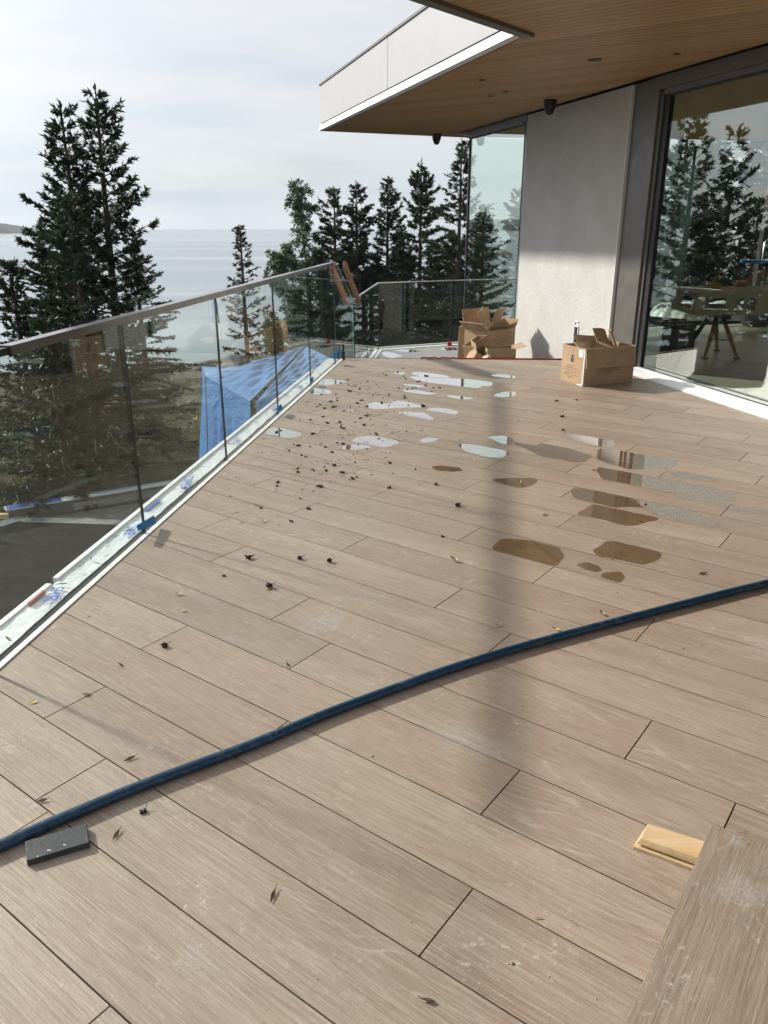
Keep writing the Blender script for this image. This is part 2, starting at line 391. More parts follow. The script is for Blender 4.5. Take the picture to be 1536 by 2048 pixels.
# chalk / plaster dust patch
s = NT('plaster_dust'); v = s.coord('Object')
tc = s.n('ShaderNodeTexCoord'); gr = s.n('ShaderNodeTexGradient', gradient_type='SPHERICAL'); s.l(tc.outputs['Object'], gr.inputs[0])
oi = s.n('ShaderNodeObjectInfo'); gv = s.coord('Object', (1, 1, 1)); ov = s.n('ShaderNodeVectorMath', operation='ADD'); s.l(gv, ov.inputs[0]); s.l(oi.outputs['Location'], ov.inputs[1])
v = ov.outputs[0]
blob = s.math('ADD', s.math('MULTIPLY', gr.outputs[0], 1.0), s.math('MULTIPLY', s.math('SUBTRACT', s.noise(v, 1.9, 4, .6), .5), 1.7))
mask = s.math('MULTIPLY', s.math('MULTIPLY', s.ramp(blob, [(.25, 0), (1.0, 1)]), s.ramp(s.noise(v, 11, 10, .9), [(.40, 0.0), (.66, 1)])), s.ramp(gr.outputs[0], [(0, 0), (.15, 1)]))
tr = s.n('ShaderNodeBsdfTransparent'); df = s.n('ShaderNodeBsdfDiffuse'); df.inputs[0].default_value = (.72, .70, .66, 1)
m = s.n('ShaderNodeMixShader'); s.l(s.math('MULTIPLY', mask, .46), m.inputs[0]); s.l(tr.outputs[0], m.inputs[1]); s.l(df.outputs[0], m.inputs[2])
s.l(m.outputs[0], s.out.inputs['Surface']); M['dust'] = s.m

def leafmat(name, c1, c2, tr=.25, rough=.6):
    s = NT(name); oi = s.n('ShaderNodeObjectInfo'); v = s.coord('Object')
    c = s.mix(s.ramp(s.noise(v, .9, 4, .7), [(.35, 0), (.65, 1)]), c1, c2)
    c = s.mix(1.0, c, s.ramp(oi.outputs['Random'], [(0, .8), (1, 1.2)]), 'MULTIPLY')
    b = s.n('ShaderNodeBsdfPrincipled', i_Roughness=rough); s.l(c, b.inputs['Base Color'])
    t = s.n('ShaderNodeBsdfTranslucent'); s.l(s.mix(1.0, c, (1.1, 1.5, .7), 'MULTIPLY'), t.inputs[0])
    m = s.n('ShaderNodeMixShader'); m.inputs[0].default_value = tr; s.l(b.outputs[0], m.inputs[1]); s.l(t.outputs[0], m.inputs[2])
    s.l(m.outputs[0], s.out.inputs['Surface']); return s.m
M['fir'] = leafmat('fir_needles', (.020, .036, .020), (.042, .062, .030), .14)
M['pineleaf'] = leafmat('shore_pine_foliage', (.038, .060, .030), (.075, .10, .05))
M['shrub'] = leafmat('undergrowth_leaves', (.05, .058, .022), (.12, .115, .045))
M['bark'] = simple('tree_bark', (.065, .050, .040), .9, 0, .3, 8, .6, 30)
M['debris'] = simple('dry_cone_scale', (.050, .030, .018), .9, 0, .4, 90, .3)
M['twig'] = simple('brown_twig', (.13, .065, .035), .85, 0, .4, 60, .3)
M['yleaf'] = simple('yellowed_leaf', (.55, .42, .17), .7, 0, .35, 40, .3)
M['cream'] = simple('pale_dry_leaf', (.60, .50, .30), .7, 0, .3, 60, .3)

# ground, rock, sea
s = NT('hillside'); v = s.coord('Object')
c = s.mix(s.ramp(s.noise(v, .35, 6, .65), [(.35, 0), (.65, 1)]), (.036, .030, .020), (.055, .052, .028))
c = s.mix(s.ramp(s.noise(v, 2.5, 6, .7), [(.50, 0), (.72, 1)]), c, (.10, .088, .042))
c = s.mix(s.ramp(s.noise(v, .16, 5, .7), [(.60, 0), (.68, 1)]), c, (.20, .195, .18))
s.bsdf(c, .95, 0, .2, s.bump(s.noise(v, 3, 7, .7), 1.0, .25)); M['hill'] = s.m
M['rock'] = simple('shore_rock', (.15, .145, .135), .85, 0, .4, .35, .9, 1.4)
M['farhill'] = simple('wooded_island', (.020, .034, .030), .95, 0, .3, .05, .5, .2)
s = NT('sea_water'); tc = s.n('ShaderNodeTexCoord'); mp1 = s.n('ShaderNodeMapping'); mp1.inputs['Scale'].default_value = (.30, .9, 1); mp1.inputs['Rotation'].default_value = (0, 0, .25)
s.l(tc.outputs['Object'], mp1.inputs[0])
mp2 = s.n('ShaderNodeMapping'); mp2.inputs['Scale'].default_value = (.0030, .016, 1); mp2.inputs['Rotation'].default_value = (0, 0, -.04); s.l(tc.outputs['Object'], mp2.inputs[0])
w1 = s.noise(mp1.outputs[0], 1.3, 6, .62); st = s.noise(mp2.outputs[0], 1.0, 5, .6, .4)
slick_glint = s.ramp(st, [(.48, 0), (.62, 1)])
c = s.mix(slick_glint, (.165, .20, .23), (.28, .31, .333))  # pale streaks put surface glints into the water colour
near = s.n('ShaderNodeTexGradient', gradient_type='SPHERICAL'); mp3 = s.n('ShaderNodeMapping'); mp3.inputs['Scale'].default_value = (.006, .006, .006); s.l(tc.outputs['Object'], mp3.inputs[0]); s.l(mp3.outputs[0], near.inputs[0])
c = s.mix(s.ramp(near.outputs[0], [(.1, 0), (.5, 1)]), c, (.13, .23, .20))
bp = s.n('ShaderNodeBump', i_Distance=.35); s.l(w1, bp.inputs['Height']); s.l(s.ramp(slick_glint, [(0, .16), (1, .03)]), bp.inputs['Strength'])
s.bsdf(c, .20, 0, .5, bp.outputs[0], IOR=1.34); M['sea'] = s.m

# ------------------------------------------------------------------ the two frames everything is measured in
RA = Vector((-1.235, 3.6, 0)); RD = Vector((0.134, 0.991, 0)).normalized(); RN = Vector((RD.y, -RD.x, 0))   # balustrade line, RN points onto the deck
def rail(s, off=0.0, z=0.0): return RA + RD*s + RN*off + Vector((0, 0, z))
WA = Vector((2.53, 8.99, 0)); WD = Vector((0.2585, -0.966, 0)).normalized(); WN = Vector((0.966, 0.2585, 0)).normalized()  # window wall, WN points indoors
def wall(s, o=0.0, z=0.0): return WA + WD*s + WN*o + Vector((0, 0, z))
def rbox(mb, s0, s1, o0, o1, z0, z1, fr=None, mi=0):
    fr = fr or wall
    mb.hexa([fr(s0,o0,z0), fr(s1,o0,z0), fr(s1,o1,z0), fr(s0,o1,z0), fr(s0,o0,z1), fr(s1,o0,z1), fr(s1,o1,z1), fr(s0,o1,z1)], mi)
TH = R(-36.6)
PU = Vector((math.cos(TH), math.sin(TH))); PV = Vector((-math.sin(TH), math.cos(TH)))

def clip(poly, a, n):   # keep the side where (p-a).n >= 0
    out = []
    for i in range(len(poly)):
        p, q = poly[i], poly[(i+1) % len(poly)]
        dp, dq = (p-a).dot(n), (q-a).dot(n)
        if dp >= 0: out.append(p)
        if (dp >= 0) != (dq >= 0): out.append(p + (q-p) * (dp/(dp-dq)))
    return out
def rect_clip(poly, u0, u1, v0, v1):
    for a, n in ((PU*u0, PU), (PU*u1, -PU), (PV*v0, PV), (PV*v1, -PV)):
        poly = clip(poly, a, n)
        if len(poly) < 3: return []
    out = []
    for p in poly:
        if not out or (p-out[-1]).length > 1e-4: out.append(p)
    if len(out) > 2 and (out[0]-out[-1]).length < 1e-4: out.pop()
    ar = abs(sum(out[i].x*out[(i+1) % len(out)].y - out[(i+1) % len(out)].x*out[i].y for i in range(len(out))))/2 if len(out) > 2 else 0
    return out if ar > 4e-4 else []
def pieces(name, poly, u0, u1, v0, v1, gap, z0, z1, mat, parent):
    """one plank or board: its rectangle cut to the outline it lies in"""
    q = rect_clip(poly, u0+gap/2, u1-gap/2, v0+gap/2, v1-gap/2)
    if not q: return None
    c = PU*((u0+u1)/2) + PV*((v0+v1)/2)
    loc = [((p-c).dot(PU), (p-c).dot(PV)) for p in q]
    mb = MB(); mb.prism(loc, z0, z1)
    return mb.build(name, mat, parent, loc=(c.x, c.y, 0), rot=(0, 0, TH))

# ------------------------------------------------------------------ deck of long tiles
v2 = lambda p: Vector((p.x, p.y))
deck_poly = [v2(rail(-6.1, .030)), v2(wall(12.4, -.20)), v2(wall(.62, -.20)), v2(wall(.60, -.03)), v2(wall(0.0, -.03)), v2(rail(5.60, .030))]
mb = MB(); mb.prism([(p.x, p.y) for p in deck_poly], -.30, -.024)
deck = tag(mb.build('deck', M['subfloor']), kind='structure')
vb = [.59,.832,1.059,1.29,1.517,1.745,1.975,2.215,2.45,2.677,2.903,3.127,3.36,3.587,3.815,4.045,4.27,4.503,4.74,4.958,5.19,5.42,5.66,5.925,6.165,6.39,6.61,6.86,7.10]
ub = [-1.748,-.360,-.692,-1.508,-.803,-.263,-.577,-1.206,-1.563,-.798,-1.342,-1.863,-1.158,-1.543,-.794,-1.734,-.909,-1.906,-1.404,-2.344,-1.775,-1.09,-1.441,-1.192,-2.012,-2.245,-1.834,-.9]
while vb[-1] < 9.2: vb.append(vb[-1]+.236); ub.append(random.uniform(-2, 0))
while vb[0] > -6: vb.insert(0, vb[0]-.229); ub.insert(0, random.uniform(-2, 0))
LP = 1.456
for i in range(len(vb)-1):
    for k in range(-5, 7):
        u0 = ub[i] + k*LP
        pieces('plank', deck_poly, u0, u0+LP, vb[i], vb[i+1], .0042, -.022, random.uniform(-.0006, 0), M['plank'], deck)
# lower deck beyond the step, its riser
low_poly = [(-.56, 9.10), (2.62, 8.95), (2.2, 10.8), (1.40, 13.75), (6, 15.6), (6, 14.6+.9), (-.16, 12.72), (-.42, 9.9)]
mb = MB(); mb.prism([(-.56, 9.05), (2.75, 8.95), (5.0, 9.2), (5.0, 15.2), (-.13, 12.74), (-.42, 9.9)], -.70, -.45)
lowdeck = tag(mb.build('lower_deck', M['concrete']), kind='structure')
mb = MB(); mb.hexa([rail(5.60, .03, -.45), rail(5.64, .03, -.45), wall(-.06, -.0, -.45), wall(0, -.03, -.45), rail(5.60, .03, -.003), rail(5.64, .03, -.003), wall(-.05, -.03, -.003), wall(0, -.03, -.003)])
mb.build('step_riser', M['channel'], lowdeck)

# ------------------------------------------------------------------ water lying on the deck
PUD = [
 [(0.274,8.187),(0.391,8.291),(0.566,8.208),(0.670,7.988),(0.635,7.891),(0.387,7.988)],
 [(0.241,7.988),(0.388,8.007),(0.637,7.910),(0.798,7.891),(1.081,7.705),(1.017,7.483),(0.904,7.398),(0.759,7.483),(0.527,7.615),(0.341,7.751)],
 [(0.097,8.187),(0.192,8.270),(0.237,8.187),(0.151,8.086)],
 [(0.169,7.615),(0.299,7.588),(0.431,7.457),(0.259,7.423)],
 [(0.163,7.339),(0.290,7.339),(0.506,7.152),(0.380,7.112),(0.202,7.192)],
 [(0.567,7.097),(0.670,7.050),(0.821,6.943),(0.720,6.898),(0.600,6.996)],
 [(0.987,7.058),(1.103,7.235),(1.227,7.258),(1.192,7.037),(1.068,6.994)],
 [(1.094,8.090),(1.206,8.146),(1.349,8.035),(1.328,7.899),(1.168,7.872)],
 [(-0.151,6.634),(-0.092,6.810),(0.067,6.884),(0.192,6.825),(0.341,6.634),(0.339,6.585),(0.109,6.565),(-0.028,6.531),(-0.103,6.498)],
 [(0.342,6.498),(0.415,6.585),(0.549,6.545),(0.623,6.432),(0.589,6.304),(0.503,6.323)],
 [(0.099,6.400),(0.182,6.432),(0.330,6.400),(0.406,6.180),(0.389,6.138),(0.250,6.242)],
 [(-0.418,6.465),(-0.314,6.498),(-0.223,6.498),(-0.281,6.432),(-0.370,6.413)],
 [(-0.215,5.599),(-0.117,5.650),(0.016,5.599),(0.125,5.475),(0.002,5.309),(-0.112,5.403),(-0.230,5.475)],
 [(-0.333,5.356),(-0.265,5.403),(-0.138,5.403),(-0.073,5.332),(-0.184,5.264),(-0.310,5.286)],
 [(0.249,5.524),(0.319,5.609),(0.414,5.558),(0.365,5.499),(0.284,5.441)],
 [(0.303,4.863),(0.352,4.903),(0.477,4.863),(0.506,4.797),(0.457,4.767),(0.334,4.797)],
 [(0.532,5.436),(0.647,5.408),(0.884,5.222),(0.779,5.032),(0.658,5.120),(0.546,5.274)],
 [(0.754,5.619),(0.873,5.654),(0.941,5.595),(0.920,5.408),(0.854,5.408),(0.802,5.520)],
 [(0.931,5.481),(1.075,5.492),(1.278,5.327),(1.433,5.130),(1.299,4.951),(1.051,5.120),(0.987,5.327),(0.927,5.408)],
 [(1.329,5.666),(1.451,5.696),(1.674,5.549),(1.650,5.408),(1.598,5.327),(1.518,5.354),(1.333,5.578)],
 [(1.504,5.327),(1.702,5.284),(1.978,5.023),(1.845,4.837),(1.658,4.814),(1.579,4.814),(1.469,4.951),(1.418,5.071)],
 [(1.353,4.814),(1.393,4.868),(1.612,4.705),(1.758,4.600),(2.099,4.354),(1.974,4.185),(1.821,4.291),(1.666,4.365),(1.491,4.391),(1.388,4.460),(1.350,4.600)],
 [(1.798,4.757),(1.934,4.770),(2.082,4.613),(1.985,4.559),(1.877,4.613),(1.794,4.705)],
 [(1.098,4.384),(1.188,4.452),(1.337,4.365),(1.450,4.255),(1.540,4.167),(1.702,4.066),(1.731,3.907),(1.760,3.787),(1.560,3.891),(1.476,3.969),(1.472,4.099),(1.350,4.116),(1.276,4.099),(1.093,4.255)],
 [(1.178,4.167),(1.278,4.106),(1.338,4.033),(1.476,3.953),(1.461,3.907),(1.393,3.882),(1.294,3.810),(1.150,3.922),(1.039,3.991)],
 [(1.659,4.346),(1.905,4.202),(2.120,4.066),(2.117,4.001),(1.951,4.033),(1.764,4.202)],
 [(0.669,4.613),(0.782,4.642),(0.942,4.633),(0.931,4.539),(0.883,4.480),(0.826,4.441),(0.675,4.559)],
 [(0.530,3.539),(0.579,3.632),(0.634,3.657),(0.742,3.619),(0.850,3.539),(0.859,3.463),(0.848,3.389),(0.793,3.312),(0.697,3.365),(0.531,3.501)],
 [(1.015,3.514),(1.116,3.627),(1.246,3.579),(1.336,3.463),(1.314,3.414),(1.206,3.318),(1.149,3.354),(1.006,3.438)],
 [(0.888,3.330),(0.938,3.361),(0.995,3.318),(0.995,3.261),(0.958,3.246),(0.911,3.284)],
 [(0.984,3.239),(1.083,3.257),(1.079,3.184),(1.038,3.131),(0.975,3.184)],
 [(0.852,3.985),(0.879,4.011),(0.903,3.985),(0.868,3.953)],
 [(-0.910,5.676),(-0.863,5.918),(-0.745,5.863),(-0.607,5.712),(-0.632,5.624),(-0.732,5.573)],
 [(-0.696,7.232),(-0.662,7.423),(-0.519,7.314),(-0.477,7.192),(-0.538,7.112),(-0.638,7.128)],
 [(-0.640,7.570),(-0.620,7.891),(-0.352,7.751),(-0.434,7.615),(-0.569,7.553)],
]


def chaikin(P):
    out = []
    for i in range(len(P)):
        a, b = P[i], P[(i+1) % len(P)]
        out += [(a[0]*.84+b[0]*.16, a[1]*.84+b[1]*.16), (a[0]*.16+b[0]*.84, a[1]*.16+b[1]*.84)]
    return out
def wobble(P, seed):
    r = random.Random(seed); out = []
    for i in range(len(P)):
        a, b = Vector(P[i]), Vector(P[(i+1) % len(P)]); d = (b-a).length
        k = max(1, int(d/.05)); nrm = Vector((-(b-a).y, (b-a).x)).normalized() if d > 1e-6 else Vector((0, 0))
        for j in range(k):
            out.append(tuple(a.lerp(b, j/k) + nrm*r.uniform(-1, 1)*min(.009, d*.12)))
    return out
def area(q): return abs(sum(q[i][0]*q[(i+1) % len(q)][1]-q[(i+1) % len(q)][0]*q[i][1] for i in range(len(q))))/2
for i, P in enumerate(PUD):
    Q = [Vector(p) for p in chaikin(wobble(chaikin(P), i))]; tot = area(Q)
    for r_ in range(len(vb)-1):
        for k in range(-5, 7):       # the film stops at the open joints
            q = rect_clip(Q, ub[r_]+k*LP+.003, ub[r_]+(k+1)*LP-.003, vb[r_]+.003, vb[r_+1]-.003)
            if not q or area(q) < max(.0012, .13*tot): continue
            mb = MB(); mb.add([(p.x, p.y, .0012) for p in q], [tuple(range(len(q)))])
            tag(mb.build('puddle', M['film']), kind='structure')
for P in ([(-.05,12.45),(.06,12.5),(.30,12.1),(.12,11.85),(.02,12.0)], [(.02,12.75),(.25,12.85),(.62,12.5),(.35,12.45)], [(.9,12.9),(1.15,12.95),(1.2,12.7),(.95,12.6)]):
    Q = wobble(chaikin(P), 5); mb = MB(); mb.add([(x, y, -.4485) for x, y in Q], [tuple(range(len(Q)))])
    tag(mb.build('puddle', M['film']), kind='structure')

# ------------------------------------------------------------------ the house
house = thing('house', 'modern house with white stucco wall, large windows and cedar lined roof overhang', 'house', (3.2, 8.6, 0))
HO = Vector(house.location)
def hb(mb, name, mats, parent=None, bevel=0):
    """build in world numbers, then hang under the house without moving"""
    o = mb.build(name, mats, house if parent is None else parent, bevel)
    if parent is None: o.location = -HO
    return o
S1, S2, S3 = Vector((-.95, 13.54)), Vector((1.07, 6.71)), Vector((-.60, 4.65))
S4 = S3 + Vector((.2585, -.966))*8.0
soff = [S1, S2, S3, S4, v2(wall(13.2, -.055)), v2(wall(-5.15, -.055)), Vector((1.52, 14.61))]
soff = soff[::-1] if sum(soff[i].x*soff[(i+1) % 7].y-soff[(i+1) % 7].x*soff[i].y for i in range(7)) < 0 else soff
bw = .092; vmin = min(p.dot(PV) for p in soff); vmax = max(p.dot(PV) for p in soff); umin = min(p.dot(PU) for p in soff); umax = max(p.dot(PU) for p in soff)
k = 0; vv_ = vmin
while vv_ < vmax:
    o = pieces('soffit_board', soff, umin-.1, umax+.1, vv_, vv_+bw, .006, 2.800, 2.816, M['cedar'], house)
    if o: o.location = Vector(o.location) - HO
    vv_ += bw
mb = MB(); mb.prism([(p.x, p.y) for p in soff], 2.820, 3.418); hb(mb, 'roof_core', M['blackplastic'])
mb = MB()   # roof over the rooms, set behind the wall line
mb.prism([tuple(v2(wall(13.2, -.05))), tuple(v2(wall(13.2, 6.6))), tuple(v2(wall(-5.1, 6.6))), tuple(v2(wall(-5.1, -.05)))], 2.83, 3.40); hb(mb, 'roof', M['blackplastic'])
mb = MB(); mb.prism([tuple(v2(wall(13.2, .14))), tuple(v2(wall(13.2, 6.5))), tuple(v2(wall(-5.0, 6.5))), tuple(v2(wall(-5.0, .14)))], 2.80, 2.826); hb(mb, 'ceiling', M['cedar'])
# fascia
def edge_frame(a, b):
    d = (b-a).normalized(); n = Vector((-d.y, d.x))      # negative offsets stand outside the roof outline
    return lambda s, o, z: Vector((a.x+d.x*s+n.x*o, a.y+d.y*s+n.y*o, z)), (b-a).length
fr, Lf = edge_frame(S1, S2)      # o>0 is to the right of travel; outward is left
joint = Lf*.505
for a, b in ((0.0, joint-.006), (joint+.006, Lf)):
    mb = MB(); rbox(mb, a, b, .0, -.03, 2.905, 3.425, fr); hb(mb, 'fascia_panel', M['panel'], bevel=.002)
mb = MB(); rbox(mb, 0, Lf+.0, .02, -.018, 2.80, 2.905, fr); hb(mb, 'fascia_shadow_gap', M['channel'])
mb = MB(); mb.hexa([fr(0, 0, 2.797), fr(Lf, 0, 2.797), fr(Lf, -.075, 2.799), fr(0, -.075, 2.799), fr(0, -.019, 2.885), fr(Lf, -.019, 2.885), fr(Lf, -.040, 2.885), fr(0, -.040, 2.885)]); hb(mb, 'drip_trim', M['white'])
mb = MB(); rbox(mb, -.03, Lf, .05, -.045, 3.425, 3.45, fr); hb(mb, 'roof_coping', M['grey'])
fr2, L2 = edge_frame(Vector((1.52, 14.61)), S1)
mb = MB(); rbox(mb, 0, L2, 0, -.03, 2.80, 3.425, fr2); hb(mb, 'fascia_panel', M['panel'])
fr3, L3 = edge_frame(S2, S3)
mb = MB(); rbox(mb, -.03, L3, .04, -.05, 2.775, 2.86, fr3); rbox(mb, -.02, L3, 0, -.03, 2.862, 3.425, fr3); hb(mb, 'dark_edge_trim', M['grey'])
fr4, L4 = edge_frame(S3, S4)
mb = MB(); rbox(mb, -.03, L4, .04, -.05, 2.775, 2.86, fr4); rbox(mb, -.02, L4, 0, -.03, 2.862, 3.425, fr4); hb(mb, 'dark_edge_trim', M['grey'])
mb = MB(); rbox(mb, -5.15, 13.2, -.055, -.035, 2.80, 2.83); rbox(mb, -5.15, 13.2, -.035, -.015, 2.815, 2.83); rbox(mb, -5.15, 13.2, -.015, .0, 2.80, 2.83); hb(mb, 'black_reveal', M['blackplastic'])
# stucco wall
mb = MB(); rbox(mb, -2.52, 0, 0, .30, -.50, 2.788); hb(mb, 'stucco_wall', M['stucco'], bevel=.004)
mb = MB(); rbox(mb, -.004, .006, -.004, .30, -.02, 2.788); hb(mb, 'corner_bead', M['white'])
mb = MB(); rbox(mb, -2.50, 12, .01, .30, -.50, .0); hb(mb, 'plinth', M['concrete'])
# power outlet in the wall
mb = MB()
for a in ((-.80,-.70,.34,.355), (-.80,-.785,.06,.355), (-.70,-.688,.19,.30), (-.79,-.69,.285,.298)): rbox(mb, a[0], a[1], -.012, .0, a[2], a[3])
oo = hb(mb, 'outlet_frame', M['white'])
mb = MB(); rbox(mb, -.765, -.71, -.004, .002, .07, .28); mb.build('outlet_recess', M['blackplastic'], oo)
# recessed lights
for (x, y), r_ in (((1.82, 7.72), .062), ((2.44, 7.46), .032), ((1.31, 9.52), .036), ((1.19, 9.85), .036), ((.97, 8.78), .036), ((1.9, 5.6), .06), ((2.6, 4.3), .06)):
    mb = MB(); mb.lathe((x, y, 2.80), [(r_, .002), (r_, -.004), (r_*.86, -.005), (r_*.8, -.001), (.001, .0)], 20, 0); hb(mb, 'recessed_light', M['blackplastic'])
# far window (floor to ceiling, glass corner)
win = hb(MB(), 'window', M['bluegrey']); 
def wb(parent, name, mats, bevel=0, *boxes):
    mb = MB()
    for b in boxes: rbox(mb, *b[:6], mi=b[6] if len(b) > 6 else 0)
    return mb.build(name, mats, parent, bevel)
wb(win, 'head_frame', M['bluegrey'], .002, (-4.74, -2.53, -.01, .12, 2.70, 2.796), (-5.12, -4.74, .02, .09, 2.79, 2.798))
wb(win, 'head_gasket', M['black'], 0, (-4.70, -2.53, .03, .07, 2.684, 2.70))
wb(win, 'pane', M['glass_win'], 0, (-4.70, -2.66, .045, .053, -.46, 2.684))
wb(win, 'pane_edge', M['greenedge'], 0, (-2.64, -2.57, .035, .05, -.46, 2.684))
wb(win, 'pane_joint', M['black'], 0, (-2.66, -2.64, .03, .06, -.46, 2.684)); wb(win, 'pane_joint', M['black'], 0, (-4.73, -4.70, .03, .07, -.46, 2.70))
wb(win, 'jamb', M['bluegrey'], 0, (-2.57, -2.52, .02, .12, -.46, 2.70))
wb(win, 'corner_pane', M['glass_win2'], 0, (-4.73, -4.722, .07, 4.2, -.46, 2.70))
wb(win, 'bottom_track', M['alu'], 0, (-4.74, -2.53, .02, .09, -.452, -.43))
# big sliding window
win2 = hb(MB(), 'window', M['grey'])
wb(win2, 'jamb_panel', M['grey'], .003, (.008, .25, .03, .16, .0, 2.796), (.25, .40, .015, .15, .0, 2.796))
wb(win2, 'jamb_frame', M['grey'], .003, (.40, .50, -.005, .14, .0, 2.68), (.50, .545, .02, .13, .0, 2.66))
wb(win2, 'head_frame', M['grey'], .003, (.40, 12.5, -.005, .15, 2.68, 2.796), (.55, 12.5, .02, .13, 2.63, 2.68))
wb(win2, 'gasket', M['black'], 0, (.545, .63, .04, .09, .03, 2.63), (.545, 12.5, .04, .075, .006, .034), (.545, 12.5, .04, .075, 2.612, 2.63))
wb(win2, 'pane', M['glass_win2'], 0, (.63, .90, .060, .066, .034, 2.612))
wb(win2, 'pane', M['glass_win'], 0, (.90, 4.70, .050, .056, .034, 2.612))
wb(win2, 'pane', M['glass_win'], 0, (4.76, 8.6, .050, .056, .034, 2.612))
wb(win2, 'pane', M['glass_win'], 0, (8.62, 12.4, .050, .056, .034, 2.612))
wb(win2, 'meeting_stile', M['bluegrey'], 0, (4.695, 4.765, .03, .09, .034, 2.62), (8.59, 8.63, .03, .09, .034, 2.62))
mb = MB()   # white sill with a step and a slope
def sillseg(a, b):
    pr = [(.075, .003), (.04, .028), (-.005, .028), (-.02, .020), (-.09, .016), (-.11, .024), (-.17, .010), (-.198, .004), (-.198, -.02), (.075, -.02)]
    n = len(pr); vs = [wall(a, o, z) for o, z in pr] + [wall(b, o, z) for o, z in pr]
    mb.add(vs, [tuple(range(n)), tuple(range(n, 2*n))[::-1]] + [(i, n+i, n+(i+1) % n, (i+1) % n) for i in range(n)])
sillseg(.60, 12.4)
mb.build('sill', M['white'], win2)
# rooms: floor, far glass wall, posts
mb = MB(); rbox(mb, -2.5, 12.4, .076, 8.6, -.30, .0); hb(mb, 'interior_floor', M['floor'])
mb = MB()
for s_ in (-4.6, -1.6, 1.4, 4.4, 7.4): rbox(mb, s_-.05, s_+.05, 5.6, 5.72, 0, 2.8)
rbox(mb, -4.9, 12, 5.6, 5.72, 2.62, 2.8); hb(mb, 'rear_frame', M['black'])
for s_ in (-1.0, 3.0):
    mb = MB(); rbox(mb, s_-.09, s_+.09, 6.3, 6.48, -.3, 2.8); hb(mb, 'white_post', M['white'])
for s_ in (-4.55, 1.45, 4.45):
    mb = MB(); rbox(mb, s_, s_+2.9, 5.65, 5.656, .03, 2.62); hb(mb, 'rear_pane', M['glass_win2'])
mb = MB(); rbox(mb, 4.5, 12.3, 6.0, 6.2, 0, 2.8); hb(mb, 'back_wall', M['stucco'])
# terrace on the far side of the rooms
mb = MB(); rbox(mb, -8, 14, 8.62, 17, -.32, -.03); tag(mb.build('rear_terrace', M['floor']), kind='structure')

def seccam(x, y, label):
    t = thing('security_camera', label, 'security camera', (x, y, 2.80), group='dome cameras under the overhang')
    mb = MB(); mb.lathe((0, 0, 0), [(.078, .0), (.078, -.012), (.068, -.075), (.060, -.10), (.03, -.105)], 24); mb.build('housing', M['blackplastic'], t)
    mb = MB(); mb.lathe((0, 0, -.10), [(.046, .012), (.052, -.008), (.048, -.030), (.034, -.050), (.012, -.058), (.001, -.058)], 24); o = mb.build('lens_dome', M['black'], t)
    mb = MB(); mb.lathe((0, 0, 0), [(.026, -.006), (.030, .004), (.022, .008), (.001, .004)], 20); e = mb.build('lens_ring', M['black'], o); e.location = (-.012, -.046, -.118); e.rotation_euler = (R(105), 0, R(-15))
seccam(.85, 13.99, 'black dome camera hanging from the far end of the roof overhang')
seccam(1.92, 10.16, 'black dome camera above the white stucco wall')

# ------------------------------------------------------------------ glass balustrade on the deck edge
bal = thing('glass_balustrade', 'glass balustrade with champagne metal handrail along the deck edge', 'balustrade')
jo = [-5.0, -3.8, -2.5, -1.2, .112, 1.417, 2.741, 3.953, 5.165]
def pane(parent, p0, p1, z00, z01, z10, z11, mat, t=.006, edge=None):
    """upright glass sheet from p0 to p1; ends in their own dark material"""
    p0, p1 = Vector(p0), Vector(p1); d = (p1-p0).normalized(); n = Vector((d.y, -d.x, 0))*t
    c = []
    for z0, z1 in (((z00), (z10)),): 
        c = [p0-n, p1-n, p1+n, p0+n]
    zb = [z00, z10, z10, z00]; zt = [z01, z11, z11, z01]
    v = [(q.x, q.y, z) for q, z in zip(c, zb)] + [(q.x, q.y, z) for q, z in zip(c, zt)]
    mb = MB(); mb.add(v, [(0,1,5,4), (2,3,7,6)], 0); mb.add(v, [(1,2,6,5), (3,0,4,7), (4,5,6,7), (0,3,2,1)], 1)
    return mb.build('pane', [mat, edge or M['gasket']], parent)
for a, b in zip(jo[:-1], jo[1:]):
    pane(bal, rail(a+.004), rail(b-.004), -.035, 1.05, -.035, 1.05, M['glass_rail'])
mb = MB()
for j in jo[1:]: rbox(mb, j-.002, j+.002, -.0055, .0055, -.03, 1.045, rail)
mb.build('joint_seal', M['gasket'], bal)
# pane whose top has been cut down along the step
mb = MB(); t_ = .0085
pp = [(5.176, -.035), (6.36, -.12), (6.36, .60), (5.42, 1.04), (5.176, 1.045)]
mb.add([rail(s_, -t_, z) for s_, z in pp] + [rail(s_, t_, z) for s_, z in pp], [(0,1,2,3,4), (9,8,7,6,5)], 0)
mb.add([rail(s_, -t_, z) for s_, z in pp] + [rail(s_, t_, z) for s_, z in pp], [(0,5,6,1), (1,6,7,2), (2,7,8,3), (3,8,9,4), (4,9,5,0)], 1)
mb.build('pane', [M['glass_rail'], M['greenedge']], bal)
mb = MB(); rbox(mb, -.80, 5.20, -.025, .025, 1.050, 1.084, rail); hr = mb.build('handrail', M['rail'], bal, .0015)
mb = MB(); rbox(mb, -.93, -.80, -.016, .016, 1.053, 1.078, rail); mb.build('rail_connector', M['black'], hr)
mb = MB(); rbox(mb, 5.165, 5.43, -.011, .011, 1.046, 1.058, rail); mb.build('edge_cap', M['alu'], bal)
mb = MB(); rbox(mb, -6, 5.60, .0015, .028, -.02, .005, rail); mb.build('inner_trim', M['whitedirty'], bal, .001)
mb = MB(); rbox(mb, -6, 5.60, -.046, .0015, -.06, -.034, rail); rbox(mb, -6, 5.6, -.060, -.0465, -.06, -.012, rail); mb.build('base_channel', M['channel'], bal)
